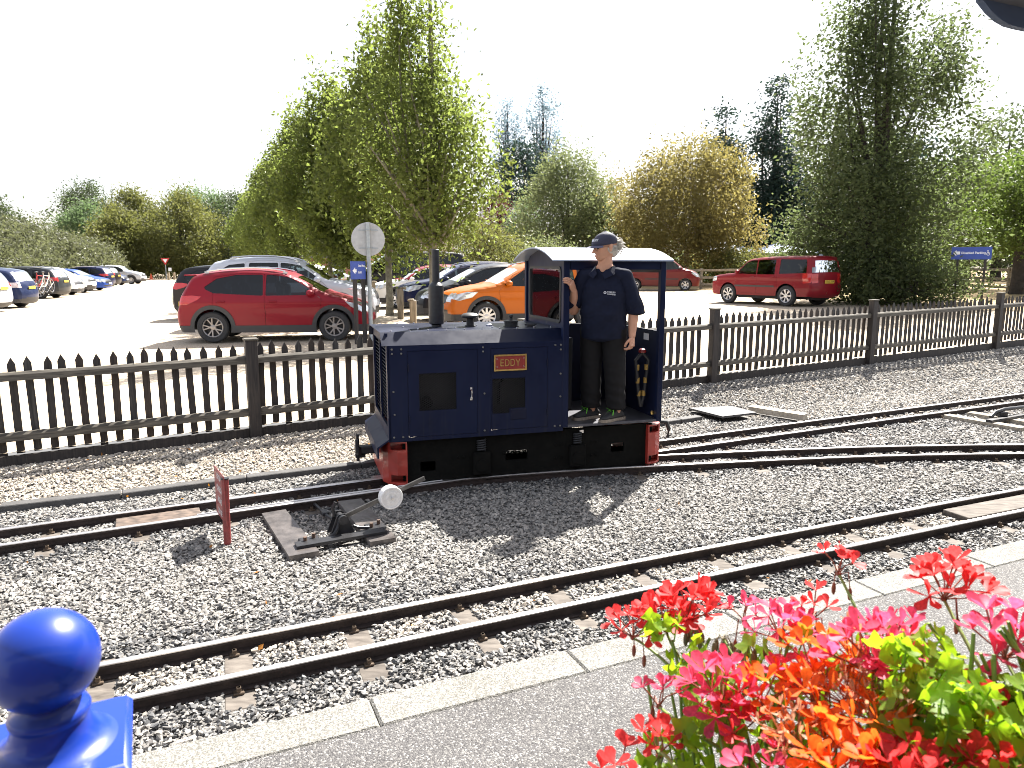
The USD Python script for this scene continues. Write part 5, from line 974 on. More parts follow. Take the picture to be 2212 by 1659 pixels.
def crown(prof, z0, z1, R_, ncl, per, csize, lsize, rng, shell=.55, stretch=(1, 1, 1), droop=None, up=.35, aspect=1.9, squash=1., lean=(0, 0), fall=0., gaps=.22):
    ncl = int(ncl / (1 - gaps)); t = rng.random(ncl * 4); w = env(prof, t) ** 1.3; t = t[rng.random(len(t)) < w / w.max()][:ncl]; n = len(t); a = rng.uniform(0, 2 * np.pi, n)
    rad = env(prof, t) * R_ * (1 - np.abs(rng.normal(0, shell, n)).clip(0, .95) * .8) * rng.uniform(.86, 1.1, n) * (1 + .12 * np.sin(a * 3 + t * 9))
    C = np.stack([rad * np.cos(a) + lean[0] * t, rad * np.sin(a) * squash + lean[1] * t, z0 + (z1 - z0) * t], 1)
    g_ = meshkit.fbm(C * (2.1 / max(R_, 1.2)) + rng.uniform(0, 50, 3), 3, int(rng.integers(99))); C = C[g_ > np.quantile(g_, gaps)]; n = len(C)      # holes and clumps
    cs = csize * rng.uniform(.6, 1.35, n); k = rng.poisson(per, n); i = np.repeat(np.arange(n), k); o = rng.normal(size=(len(i), 3)) * .5 * np.array(stretch) * cs[i, None]
    if fall: o[:, 2] -= np.abs(rng.normal(0, fall, len(i))) * cs[i]
    return leaves(C[i] + o, lsize, rng, up, aspect, droop), C
def limbs(mb, rng, z0, ends, r0, base=(0, 0), curve=.35, n=6, rmin=.012):
    for e in ends:
        zz = z0 + rng.uniform(0, .3) * max(e[2] - z0, .1); b = np.array([base[0], base[1], zz]); mid = b * .5 + e * .5 + np.array([0, 0, -curve * .3 * np.linalg.norm(e[:2] - b[:2])]) + rng.normal(0, .05, 3) * np.linalg.norm(e - b); tt = np.linspace(0, 1, n)[:, None]
        mb.tube((1 - tt) ** 2 * b + 2 * tt * (1 - tt) * mid + tt ** 2 * e, np.linspace(r0 * rng.uniform(.3, .5), rmin, n), 5)
M_bark = mat('bark_lichen', (.09, .075, .055), .9, var=.4, scale=9, col2=(.26, .24, .17), bump=.8, bscale=35, detail=6); M_barkd = mat('bark_dark', (.035, .028, .022), .9, var=.4, scale=8, bump=.8, bscale=20); M_barkb = mat('bark_birch', (.30, .25, .19), .8, var=.3, scale=5, col2=(.5, .44, .36), bump=.4, bscale=15)
L_horn = leafmat('leaf_hornbeam', (0.085, 0.105, 0.03), (0.19, 0.215, 0.055), 0.6, (0.46, 0.42, 0.13)); L_birch = leafmat('leaf_birch_gold', (0.12, 0.105, 0.04), (0.22, 0.18, 0.065), 0.48, (0.32, 0.23, 0.09)); L_olive = leafmat('leaf_olive', (0.095, 0.11, 0.05), (0.18, 0.19, 0.08), 0.45, (0.3, 0.28, 0.13))
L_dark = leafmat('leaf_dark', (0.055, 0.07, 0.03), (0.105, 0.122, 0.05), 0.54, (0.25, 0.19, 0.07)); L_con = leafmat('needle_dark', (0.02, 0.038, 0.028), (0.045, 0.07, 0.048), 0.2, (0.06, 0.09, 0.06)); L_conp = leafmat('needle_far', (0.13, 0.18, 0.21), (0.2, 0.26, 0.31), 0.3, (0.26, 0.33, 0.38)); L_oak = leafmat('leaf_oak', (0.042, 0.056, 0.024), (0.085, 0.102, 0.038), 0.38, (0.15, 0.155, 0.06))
L_gold = leafmat('leaf_gold', (0.085, 0.09, 0.03), (0.18, 0.155, 0.05), 0.45, (0.3, 0.21, 0.065)); L_bright = leafmat('leaf_bright', (0.06, 0.085, 0.022), (0.115, 0.14, 0.035), 0.5, (0.2, 0.21, 0.06)); L_lime = leafmat('leaf_pale', (0.090, 0.128, 0.060), (0.165, 0.210, 0.090), .4, (0.255, 0.285, 0.135)); L_red = leafmat('leaf_red', (.05, .012, .015), (.11, .025, .025), .35); L_hedge = leafmat('leaf_hedge', (0.068, 0.074, 0.038), (0.162, 0.149, 0.074), .4, (0.324, 0.284, 0.176))
def tree(name, label, x, y, trunk_r, trunk_h, z0, z1, R_, prof, leaf, bark, seed, ncl, per, csize, lsize, group=None, cat='tree', nl=14, lower=None, **k):
    rng = np.random.default_rng(seed); p = thing(name, label, cat, (x, y, float(gz(x, y))), 0, group); (v, f), C = crown(prof, z0, z1, R_, ncl, per, csize, lsize, rng, **k); put(p, 'crown', (v, f), leaf)
    mb = MB(); mb.tube([(0, 0, -.2), (.02, .0, trunk_h * .3), (.0, .02, trunk_h), (.02 * R_, 0, z0 + (z1 - z0) * .6), (0, 0, z0 + (z1 - z0) * .92)], [trunk_r * 1.25, trunk_r, trunk_r * .9, trunk_r * .4, .02], 10)
    sel = C[rng.choice(len(C), min(nl, len(C)), replace=False)]; limbs(mb, rng, trunk_h, sel, trunk_r); put(p, 'trunk', mb, bark, True); return p
HP = [(0, .25), (.08, .62), (.2, .95), (.35, 1.), (.5, .86), (.68, .62), (.85, .36), (.95, .2), (1, .08)]
ud = dict(stretch=(.75, .75, 1.7), shell=.5, up=.5)
hl = ['nearest hornbeam with an airy, tall upswept crown, its trunk behind the exhaust stack', 'hornbeam on the lichen-covered trunk behind the bollards', 'third hornbeam of the row, on a grey trunk behind the silver cars', 'fourth hornbeam of the receding row', 'fifth hornbeam of the receding row', 'sixth hornbeam of the row, thin trunk between cars', 'seventh hornbeam of the row, near its far end', 'last hornbeam at the far left end of the row', 'slim hornbeam just left of the round sign, in front of the others']
tree('hornbeam_tree', hl[0], -1.78, 16.6, .12, 1.9, 2.0, 9.4, 1.6, [(0, .25), (.06, .65), (.13, 1.), (.24, 1.12), (.32, .98), (.42, .66), (.55, .5), (.7, .36), (.82, .22), (1, .05)], L_horn, M_bark, 11, 470, 46, .40, .112, nl=40, lean=(-.5, 0), stretch=(.75, .75, 1.7), shell=.62, gaps=.3, up=.5)
for k, (d, px, hgt, rr_) in enumerate(((23.0, 841, 8.7, 1.95), (31., 716, 9.3, 2.1), (40, 652, 9.4, 2.15), (49, 610, 9.2, 2.2), (58, 582, 9.0, 2.3), (67, 562, 8.9, 2.4), (77, 545, 8.7, 2.5), (30., 764, 7.9, 1.7))):
    x = (px - 1106) / 1560 * d * .995
    tree('hornbeam_tree', hl[k + 1], x, d, .11, 1.9, 1.95, hgt, rr_, HP, L_horn, M_bark, 21 + k, 430 if k in (0, 1, 2, 7) else 300, 42 if k < 3 else 38, .52, .17 + .012 * k, nl=10, **ud)
# big dark weeping tree at the right
WP = [(0, .74), (.06, .88), (.2, .98), (.36, 1.), (.46, .92), (.56, .74), (.68, .62), (.78, .46), (.9, .34), (1, .14)]
tree('weeping_tree', 'big dark green conical tree whose drooping branches reach the ground behind the off-roader', 13.95, 28.3, .24, 2.2, .6, 14.9, 3.75, WP, L_dark, M_barkd, 51, 900, 66, .75, .165, nl=36, stretch=(.85, .85, 1.6), shell=.6, droop=.5, fall=.7, gaps=.42)
BP = [(0, .55), (.1, .82), (.3, 1.), (.55, .98), (.75, .80), (.9, .5), (1, .15)]
tree('birch_tree', 'golden birch with a rounded weeping crown and pale forked trunk', 11.9, 50, .19, 2.4, 1.9, 9.7, 4.8, BP, L_birch, M_barkb, 61, 640, 56, .85, .225, nl=26, stretch=(.8, .8, 1.5), droop=.8, fall=.7, shell=.5)
tree('willow_tree', 'dull olive green tree between the hornbeams and the golden birch', 4.1, 55, .25, 2.0, .6, 9.9, 3.7, BP, L_olive, M_barkd, 62, 520, 56, .95, .21, stretch=(.8, .8, 1.5), droop=.7, fall=.6, shell=.5)
tree('willow_tree', 'lower yellowish olive tree filling in front of the birch at its left', 7.6, 58, .2, 1.6, .5, 8.2, 3.2, BP, L_birch, M_barkd, 63, 380, 60, .95, .21, stretch=(.8, .8, 1.5), droop=.7, fall=.6, shell=.5)
CP = [(0, .85), (.1, 1.), (.3, .85), (.5, .62), (.7, .42), (.85, .24), (1, .05)]
tree('conifer_tree', 'dark pointed conifer behind the golden birch, the shorter one', 20.4, 72, .4, 2, .5, 17.2, 3.6, CP, L_con, M_barkd, 71, 420, 40, 1.1, .34, shell=.55, stretch=(1.2, 1.2, .7), droop=.4)
tree('conifer_tree', 'taller dark conifer between the golden birch and the big weeping tree', 25.2, 72, .45, 2, .5, 19.2, 4.6, CP, L_con, M_barkd, 72, 560, 42, 1.15, .34, shell=.55, stretch=(1.2, 1.2, .7), droop=.4)
SPp = [(0, .5), (.12, .95), (.4, 1.), (.65, .85), (.85, .6), (1, .2)]
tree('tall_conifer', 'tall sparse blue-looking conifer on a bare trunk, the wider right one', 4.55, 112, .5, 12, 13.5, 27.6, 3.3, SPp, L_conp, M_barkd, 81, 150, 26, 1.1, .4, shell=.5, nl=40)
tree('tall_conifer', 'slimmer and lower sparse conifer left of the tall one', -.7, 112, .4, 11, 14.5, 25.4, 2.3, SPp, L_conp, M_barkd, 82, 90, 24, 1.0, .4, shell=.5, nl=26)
tree('dark_tree', 'blue-dark tree mass below the two sparse conifers', 2.2, 104, .5, 3, 3., 18.2, 6.2, BP, L_con, M_barkd, 83, 300, 40, 1.8, .45)
tree('red_bush', 'dark red leaved bush right of the hornbeams', -1.2, 66, .15, 1.2, .8, 7.4, 1.9, BP, L_red, M_barkd, 84, 110, 40, .9, .25, cat='bush')
tree('pale_bush', 'fresh green rounded bush beside the dark red one', .9, 64, .15, 1.2, .8, 7.3, 1.9, BP, L_lime, M_barkd, 85, 120, 40, .9, .24, cat='bush')
tree('spreading_bush', 'feathery yellow-green spreading bush behind the parked navy SUV', -1.7, 42, .12, .8, .3, 4.3, 2.6, BP, L_gold, M_barkd, 86, 170, 46, .8, .17, cat='bush', stretch=(1.4, 1.4, .5))
tree('spreading_bush', 'lower feathery bush between the yellow-green one and the olive tree', 1.6, 44, .12, .8, .2, 3.2, 2.3, BP, L_olive, M_barkd, 87, 140, 46, .8, .17, cat='bush', stretch=(1.4, 1.4, .5))
# right edge
tree('cherry_tree', 'fresh green spreading tree at the right edge on a thick brown trunk', 22.9, 33, .3, 2.2, 2.0, 6.2, 3.6, [(0, .6), (.15, .95), (.45, 1.), (.75, .8), (1, .3)], L_bright, M_barkd, 91, 330, 56, .75, .16, shell=.6, stretch=(1.2, 1.2, .7))
tree('cherry_tree', 'fresh green tree behind the Disabled Parking sign with a thin trunk', 24.8, 40, .2, 2.2, 1.9, 6.6, 3.2, [(0, .6), (.15, .95), (.45, 1.), (.75, .8), (1, .3)], L_bright, M_barkd, 92, 240, 50, .8, .18, shell=.6, stretch=(1.2, 1.2, .7))
tree('low_shrub', 'low leafy shrub under the Disabled Parking sign', 21.4, 36.5, .06, .4, .1, 2.0, 1.5, BP, L_bright, M_barkd, 93, 120, 40, .5, .13, cat='shrub')
tree('low_shrub', 'low dark shrub at the foot of the big weeping tree', 14.2, 25.6, .06, .4, .0, 1.5, 2.2, BP, L_dark, M_barkd, 94, 140, 46, .5, .13, cat='shrub')
tree('golden_shrub', 'low golden shrub in front of the off-roader beyond the rail fence', 14.6, 47, .06, .4, .1, 2.4, 2.2, BP, L_gold, M_barkd, 95, 110, 40, .6, .18, cat='shrub')
tree('dark_hedge', 'clipped dark hedge under the birch beyond the rail fence', 16.5, 56, .06, .4, .0, 2.0, 6., [(0, .95), (.5, 1.), (.9, .95), (1, .8)], L_dark, M_barkd, 96, 300, 40, .8, .2, cat='hedge', squash=.3)
tree('dark_tree', 'dark tree at the right edge behind the fresh green one', 41, 62, .4, 3, 1.0, 13.2, 6.5, BP, L_oak, M_barkd, 97, 300, 46, 1.5, .34)
tree('dark_tree', 'second dark tree at the far right behind the weeping tree', 33.5, 66, .4, 3, 1.0, 12.6, 6.0, BP, L_con, M_barkd, 98, 300, 46, 1.4, .34)
tree('dark_tree', 'dark tree in the gap between the conifers and the weeping tree', 28.5, 70, .4, 3, .5, 11., 6.0, BP, L_con, M_barkd, 99, 280, 46, 1.4, .34)
# left side: grey-green row behind the cars, oaks and golden trees beyond
for k, (x, y, h, r_) in enumerate(((-28.5, 36, 4.5, 3.4), (-31.5, 42.5, 4.6, 3.5), (-34.5, 49.5, 4.6, 3.6), (-37.5, 56.5, 4.6, 3.8), (-40.5, 64, 4.5, 3.9), (-43.3, 71.5, 4.5, 4.0), (-46., 79, 4.3, 3.9))):
    tree('grey_green_tree', ('nearest', 'second', 'third', 'fourth', 'fifth', 'sixth', 'last and farthest')[k] + ' grey-green rounded tree in the row behind the left cars', x, y, .15, 1.3, .3, h, r_, [(0, .75), (.2, 1.), (.55, .95), (.8, .7), (1, .25)], L_hedge, M_barkd, 110 + k, 300, 56, .9, .2 + .015 * k, nl=8)
OP = [(0, .5), (.15, .85), (.4, 1.), (.65, .92), (.85, .6), (1, .2)]
far = [('oak_tree', 'large dark oak rising behind the grey-green row', -67, 116, 14.2, 6.6, L_oak), ('oak_tree', 'dark oak at the left edge behind the grey-green row', -61.5, 84, 11.4, 4.6, L_oak), ('pale_tree', 'small pale green tree in front of the large oak', -62.5, 108, 10.6, 4.2, L_lime), ('oak_tree', 'low dark oak right of the large oak', -58.5, 118, 10.8, 6.0, L_oak),
       ('golden_tree', 'golden topped tree between the oak and the rounded golden tree', -52.5, 102, 11.8, 4.6, L_gold), ('golden_tree', 'big rounded golden green tree behind the give way sign', -42.8, 95, 10.6, 5.6, L_gold), ('golden_tree', 'lower olive gold tree left of the give way sign', -49.5, 93, 8.2, 4.2, L_gold), ('pale_tree', 'pale green tree top behind the rounded golden tree', -47.5, 112, 13.6, 5.6, L_lime), ('oak_tree', 'dark green oak right of the rounded golden tree', -41.5, 112, 12.6, 6.2, L_oak), ('oak_tree', 'dark green tree beside the last hornbeam', -33.5, 100, 10.5, 5.6, L_oak)]
for k, (nm, lb, x, y, h, r_, lf) in enumerate(far): tree(nm, lb, x, y, .35, 2.4, .4, h, r_, OP, lf, M_barkd, 130 + k, 380, 54, 1.25, .34, nl=6)
def wood(name, label, pts, h, R_, leaf, seed, n):
    rng = np.random.default_rng(seed); V_, F_, m = [], [], 0
    for x, y in pts:
        (v, f), _ = crown(OP, .0, h * rng.uniform(.8, 1.15), R_, n, 24, 2.2, .65, rng); v = v + np.array([x, y, float(gz(x, y))]); V_.append(v); F_.append(f + m); m += len(v)
    put('/World', name, (np.vstack(V_), np.vstack(F_)), leaf, False, label, 'wood', kind='stuff')
wood('far_wood', 'far belt of dark woodland closing the view behind the car park', [(-110 + 11 * k + RNG.uniform(-3, 3), 140 + RNG.uniform(-8, 8)) for k in range(21)], 10.5, 8.5, L_oak, 7, 170)
# ---------------------------------------------------------------- the driver
M_skin = mat('skin', (.50, .26, .17), .5, var=.1, scale=18, bump=.06, bscale=160, local=True)
M_polo = mat('polo_navy', (.006, .0085, .022), .85, var=.15, scale=40, bump=.35, bscale=14, local=True, spec=.2)
M_trou = mat('trousers_black', (.0045, .004, .0045), .8, var=.2, scale=30, bump=.4, bscale=12, local=True, spec=.25)
M_shoe = mat('shoe_black', (.014, .014, .015), .55, var=.2, scale=60, bump=.2, bscale=150, local=True)
M_sole = mat('shoe_sole', (.22, .18, .14), .7, var=.3, scale=60, local=True)
M_lace = mat('lace_green', (.16, .62, .04), .6, var=.1)
M_hair = mat('hair_grey', (.50, .47, .42), .5, var=.3, scale=80, local=True)
M_cap = mat('cap_navy', (.020, .021, .045), .75, var=.15, scale=90, bump=.2, bscale=200, local=True)
M_thread = mat('white_thread', (.55, .57, .62), .7)
def chain(js):
    out = m3.Manifold()
    for (a, ra), (b, rb) in zip(js, js[1:]): out = out + hull(ball(a, ra), ball(b, rb))
    return out
def soft(m, length=.012, it=14, noise=0., ns=20, seed=0):
    m = m.refine_to_length(length).to_mesh(); t = trimesh.Trimesh(m.vert_properties[:, :3].astype(float), m.tri_verts, process=True)
    v0 = t.vertices.copy(); trimesh.smoothing.filter_taubin(t, .5, .53, iterations=it); far_ = np.linalg.norm(t.vertices - v0, axis=1) > .016; v1 = t.vertices.copy(); v1[far_] = v0[far_]; t.vertices = v1
    if noise: t.vertices += t.vertex_normals * ((meshkit.fbm(t.vertices * ns, 3, seed) - .5) * 2 * noise)[:, None]
    return np.array(t.vertices), np.array(t.faces)
PX = LO + np.array([1.93 * math.cos(LA * D2R) - .125 * math.sin(LA * D2R), 1.93 * math.sin(LA * D2R) + .125 * math.cos(LA * D2R), .421])
pe = thing('person', 'person in navy polo shirt, black trousers and cap standing in the cab doorway', 'person', PX, -20)
V = lambda *a: np.array(a, float)
_put0 = put
def put(parent, name, mb, mat, smooth=False, **k):
    a = mb.arrays() if isinstance(mb, MB) else mb; v = np.array(a[0], float)     # the driver leans out of the cab: bend above the hips
    q = np.clip((v[:, 2] - .70) / .85, 0, 1.4) ** 1.25; v[:, 0] += .07 * q; v[:, 1] -= .30 * q; v[:, 2] -= .035 * q
    return _put0(parent, name, (v, a[1]), mat, smooth, **k)
shR, shL = V(-.168, .0, 1.315), V(.17, .01, 1.31)
elR, wrR = V(-.262, -.05, 1.0), V(-.235, -.13, 1.18)
elL, wrL = V(.255, .03, 1.01), V(.262, -.03, .775)
hipR, hipL = V(-.095, .0, .84), V(.095, .0, .84)
knR, knL = V(-.105, -.02, .47), V(.11, -.015, .47)
anR, anL = V(-.11, .03, .085), V(.125, .03, .085)
def hand(w, d, up, n, curl, s=1.):
    """five-fingered hand: w wrist, d direction of the fingers, up side of the thumb, n palm normal"""
    d, up, n = (x / np.linalg.norm(x) for x in (d, up, n)); k = w + d * .085 * s
    h = hull(ball(w, .023), ball(w + d * .03 + up * .024, .016), ball(w + d * .03 - up * .022, .015), ball(k + up * .03, .0115), ball(k - up * .03, .011), ball(k, .0125))
    for i, (o, L) in enumerate(((.029, .070), (.010, .078), (-.010, .073), (-.028, .058))):
        p = k + up * o; pts = [(p - d * .012, .0098)]; a = .25; L *= s
        for j, f in enumerate((.45, .3, .25)):
            a += curl * (.75, 1.0, .8)[j]; p = p + (d * math.cos(a) + n * math.sin(a)) * L * f; pts.append((p, (.0092, .0084, .0075)[j]))
        h = h + chain(pts)
    tb = w + d * .025 + up * .026; t1 = tb + (d * .7 + up * .6 + n * .5) * .034; t2 = t1 + (d * .85 + up * .05 + n * .6) * .03; t3 = t2 + (d * .8 - up * .25 + n * .5) * .024
    return h + chain([(tb, .0145), (t1, .0118), (t2, .0105), (t3, .0085)])
HC = V(.0, -.02, 1.555); yaw = -48 * D2R; RH = trimesh.transformations.rotation_matrix(yaw, [0, 0, 1])[:3, :3] @ trimesh.transformations.rotation_matrix(8 * D2R, [1, 0, 0])[:3, :3]
hp_ = lambda x, y, z: HC + RH @ V(x, y, z)                     # head frame: the face looks along -y
def hball(c, r): return (_sph.vertices * np.broadcast_to(np.asarray(r, float), (3,)) + np.asarray(c, float)) @ RH.T + HC
body = chain([(V(0, .01, .86), (.15, .11, .09)), (V(0, -.01, 1.02), (.16, .135, .1)), (V(0, .0, 1.22), (.165, .115, .1)), (V(0, .01, 1.33), (.12, .08, .06)), (V(0, .005, 1.40), .062), (HC + V(0, .02, -.05), .058)])
body = body + chain([(V(0, .01, 1.31), .07), (shR, .058), (elR, .046), (V(*(elR * .55 + wrR * .45)), .044), (wrR, .028)]) + chain([(V(0, .01, 1.31), .07), (shL, .058), (elL, .046), (V(*(elL * .6 + wrL * .4)), .043), (wrL, .029)])
for h_, k_, a_ in ((hipR, knR, anR), (hipL, knL, anL)): body = body + chain([(h_, .095), (k_, .062), (k_ * .7 + a_ * .3 + V(0, .015, 0), .058), (a_, .042)]) + hull(ball(a_, .036), ball(a_ + V(-.05, -.09, -.04), (.022, .022, .012)), ball(a_ + V(0, .03, -.04), .018))
head = hull(hball((0, .02, .045), (.074, .092, .075)), hball((0, -.035, .01), (.062, .055, .075)), hball((0, -.055, -.07), (.038, .034, .032)), hball((0, .03, -.03), (.058, .06, .05)))
head = head + hull(hball((0, -.088, .02), (.008, .01, .008)), hball((0, -.113, -.018), (.012, .011, .009)), hball((0, -.085, -.022), (.017, .012, .008)))      # nose
head = head + hull(hball((-.03, -.083, .032), (.018, .012, .008)), hball((.03, -.083, .032), (.018, .012, .008)))                                               # brow
head = head + hull(hball((-.018, -.087, -.052), (.008, .008, .005)), hball((.018, -.087, -.052), (.008, .008, .005))) + hull(hball((-.015, -.085, -.061), (.008, .008, .005)), hball((.015, -.085, -.061), (.008, .008, .005)))
for sx_ in (-1, 1):
    head = head + hull(hball((sx_ * .076, .018, .02), (.008, .018, .022)), hball((sx_ * .074, .012, -.018), (.006, .011, .012))) - m3.Manifold.hull_points(hball((sx_ * .031, -.104, .014), (.014, .014, .008)).astype(np.float32))
body = body + head + hand(wrR, V(-.12, -.5, .85), V(.1, .7, .5), V(-.85, -.1, -.1), .42) + hand(wrL, V(.05, -.12, -1), V(-.25, -1, .1), V(-1, .15, 0), .52)
bpath = put(pe, 'body', soft(body, .0065, 8), M_skin, True)
# eyes and glasses
for sx_ in (-1, 1):
    e = MB(); v = ball((0, 0, 0), .0105); e.add(v @ RH.T + hp_(sx_ * .031, -.079, .014), _sph.faces); put(bpath, 'eye', e, mat('eye_dark', (.03, .02, .015), .2), True)
gl = MB(); cc = np.linspace(0, 2 * np.pi, 17)
for sx_ in (-1, 1):
    gl.tube([hp_(sx_ * .033 + .021 * math.cos(a), -.098, .010 + .014 * math.sin(a)) for a in cc], .0013, 5, cap=False); gl.tube([hp_(sx_ * .054, -.097, .014), hp_(sx_ * .074, -.05, .018), hp_(sx_ * .078, .02, .02)], .0013, 5)
gl.tube([hp_(-.013, -.1, .013), hp_(.013, -.1, .013)], .0013, 5); put(pe, 'glasses', gl, M_black)
# polo shirt: body of the shirt, sleeves, collar
sh = chain([(V(0, -.012, .76), (.205, .165, .05)), (V(0, -.02, .98), (.205, .178, .09)), (V(0, -.005, 1.2), (.2, .145, .1)), (V(0, .01, 1.34), (.13, .09, .06))])
sh = sh + chain([(V(0, .01, 1.325), (.1, .085, .07)), (shR, .072), (elR + V(-.01, .01, .06), (.085, .085, .06))]) + chain([(V(0, .01, 1.325), (.1, .085, .07)), (shL, .073), (elL + V(.015, .0, -.02), (.088, .09, .03))])
sh = sh - m3.Manifold.cube((.8, .8, .2), True).translate((0, 0, .61))
cutn = V(0, -.06, 1.44); sh = sh - m3.Manifold.hull_points(np.vstack([ball((.0, .0, 1.46), .062), ball((-.02, -.13, 1.40), (.035, .05, .06)), ball((-.01, -.15, 1.33), (.012, .05, .01))]).astype(np.float32))
v, f = soft(sh, .011, 10, .0065, 9, 3); w_ = np.exp(-((v[:, 2] - .95) / .3) ** 2)
v = v + np.stack([np.sin(v[:, 2] * 46 + v[:, 0] * 22 + np.cos(v[:, 1] * 14) * 2) * .0042 * w_, np.cos(v[:, 2] * 38 - v[:, 0] * 25) * .005 * w_, 0 * w_], 1)
spath = put(pe, 'polo_shirt', (v, f), M_polo, True)
col = MB()
for sgn in (-1, 1):
    p_ = [V(0, .075, 1.425), V(sgn * .055, .055, 1.42), V(sgn * .078, .0, 1.405), V(sgn * .06 - .01, -.075, 1.375), V(sgn * .02 - .015, -.125, 1.335)]
    q_ = [V(0, .10, 1.38), V(sgn * .085, .075, 1.375), V(sgn * .115, -.01, 1.36), V(sgn * .105 - .01, -.095, 1.325), V(sgn * .045 - .015, -.145, 1.29)]
    a = np.array(p_ + q_ + [x + V(0, -.004, .006) for x in p_] + [x + V(sgn * .004, -.006, .004) for x in q_]); n = 5
    for i in range(4): col.add(a, [[i, i + 1, n + i + 1, n + i], [2 * n + i, 2 * n + i + 1, 3 * n + i + 1, 3 * n + i], [n + i, n + i + 1, 3 * n + i + 1, 3 * n + i]])
put(spath, 'collar', col, M_polo)
t = meshkit.text_mesh('EXBURY', .013, .0015, True); t2 = meshkit.text_mesh('GARDENS', .011, .0015, True); em = MB(); o = V(.058, -.155, 1.165); Mt = frame(o, V(1, .28, -.12), V(-.0, .0, 1)) @ R(90, 'x')
em.tm(t, Mt @ T(.0, .009, .004)); em.tm(t2, Mt @ T(0, -.008, .004)); em.lathe([(.012, .004), (.012, .0055), (.006, .0055), (.006, .004)], 14, Mt @ T(-.018, .006)); put(spath, 'emblem', em, M_thread)
# trousers
tr = m3.Manifold()
for h_, k_, a_ in ((hipR, knR, anR), (hipL, knL, anL)): tr = tr + chain([(h_ + V(0, 0, -.02), (.118, .13, .1)), (k_ + V(0, 0, .05), (.098, .1, .05)), (k_ * .5 + a_ * .5, (.092, .097, .05)), (a_ + V(0, .0, .04), (.088, .1, .03))])
tr = tr + hull(ball(hipR + V(.02, 0, .03), (.12, .13, .07)), ball(hipL + V(-.02, 0, .03), (.12, .13, .07)))
v, f = soft(tr, .012, 9, .006, 8, 5); w_ = np.clip(1 - np.abs(v[:, 2] - .2) / .25, 0, 1) + .5 * np.exp(-((v[:, 2] - .5) / .08) ** 2)
v[:, 1] += np.sin(v[:, 2] * 75 + v[:, 0] * 18) * .005 * w_; v[:, 0] += np.sin(v[:, 2] * 60 + v[:, 1] * 25) * .004 * w_
put(pe, 'trousers', (v, f), M_trou, True)
for a_, yw in ((anR, -38), (anL, -34)):
    Ry = R(yw, 'z')[:3, :3]; w2 = lambda x, y, z: a_ + V(0, 0, -.085) + Ry @ V(x, y, z)
    bb = lambda x, y, z, r: (_sph.vertices * np.broadcast_to(np.asarray(r, float), (3,))) @ Ry.T + w2(x, y, z)
    up = hull(bb(0, .055, .05, (.038, .042, .035)), bb(0, .0, .095, (.036, .045, .02)), bb(0, -.08, .05, (.043, .04, .028)), bb(.006, -.155, .036, (.04, .04, .022)))
    up = up - m3.Manifold.cube((.5, .5, .04), True).translate(w2(0, 0, .002).tolist())
    spn = put(pe, 'shoe', soft(up, .008, 6), M_shoe, True)
    so = Polygon([(.0, .10), (.03, .088), (.04, .05), (.037, -.03), (.048, -.10), (.045, -.16), (.02, -.197), (-.018, -.195), (-.042, -.155), (-.046, -.09), (-.036, -.02), (-.038, .05), (-.028, .088)]).buffer(.004)
    mb = MB(); M = np.eye(4); M[:3, :3] = Ry; M[:3, 3] = w2(0, 0, 0); mb.prism(so, 0, .026, M); put(spn, 'sole', mb, M_sole)
    la = MB()
    for i in range(5):
        y = -.045 - i * .02; z = .098 - i * .0105; z0 = z - .012
        la.tube([w2(-.03, y, z0), w2(-.01, y - .006, z + .004), w2(.012, y - .012, z + .004), w2(.031, y - .018, z0 - .004)], .0036, 6); la.tube([w2(.03, y, z0), w2(.008, y - .006, z + .004), w2(-.012, y - .012, z + .004), w2(-.03, y - .018, z0 - .004)], .0036, 6)
    la.tube([w2(0, -.04, .108), w2(-.03, -.045, .122), w2(-.05, -.07, .10), w2(-.03, -.05, .1), w2(0, -.04, .108)], .0034, 6); la.tube([w2(0, -.04, .108), w2(.03, -.05, .122), w2(.048, -.08, .10), w2(.052, -.09, .06)], .0034, 6)
    put(spn, 'laces', la, M_lace, True)
# cap
cp = hull(hball((0, .012, .062), (.088, .102, .076)), hball((0, -.02, .05), (.084, .09, .05)), hball((0, .02, .13), (.03, .035, .012)))
cc_ = m3.Manifold.cube((.5, .5, .2), True).translate((0, 0, -.068)).transform(np.hstack([RH, HC[:, None]]).astype(np.float32)); cp = cp - cc_
cpath = put(pe, 'cap', soft(cp, .009, 4), M_cap, True)
br = MB(); rows = []
for th in np.linspace(-1.25, 1.25, 15):
    rows.append([hp_(math.sin(th) * (.082 + .0 * k), -.03 - math.cos(th) * .062 - (k / 4) * (.078 * math.cos(th * 1.15) + .004), .036 - .012 * (k / 4) ** 1.4 - .012 * (abs(math.sin(th)) ** 2)) for k in range(5)])
a = np.array(rows).reshape(-1, 3); i, j = np.meshgrid(np.arange(14), np.arange(4), indexing='ij'); q = np.stack([i * 5 + j, (i + 1) * 5 + j, (i + 1) * 5 + j + 1, i * 5 + j + 1], -1).reshape(-1, 4)
br.add(a, q); br.add(a + RH @ V(0, 0, .004), q[:, ::-1]); put(cpath, 'brim', br, mat('cap_brim', (.10, .10, .16), .7), True)
t = meshkit.text_mesh('EXBURY', .018, .0015, True); em = MB(); t.apply_translation([-t.bounds[:, 0].mean(), 0, 0]); vv = np.array(t.vertices)
ang = vv[:, 0] / .095 + .1; hh = vv[:, 1] + .072; rad = .1075 - (hh - .06) * .30 - .006 * np.abs(ang) + vv[:, 2]; a = np.stack([np.sin(ang) * rad * .9, .006 - np.cos(ang) * rad * 1.05, hh], 1) @ RH.T + HC; em.add(a, t.faces); put(cpath, 'lettering', em, M_thread)
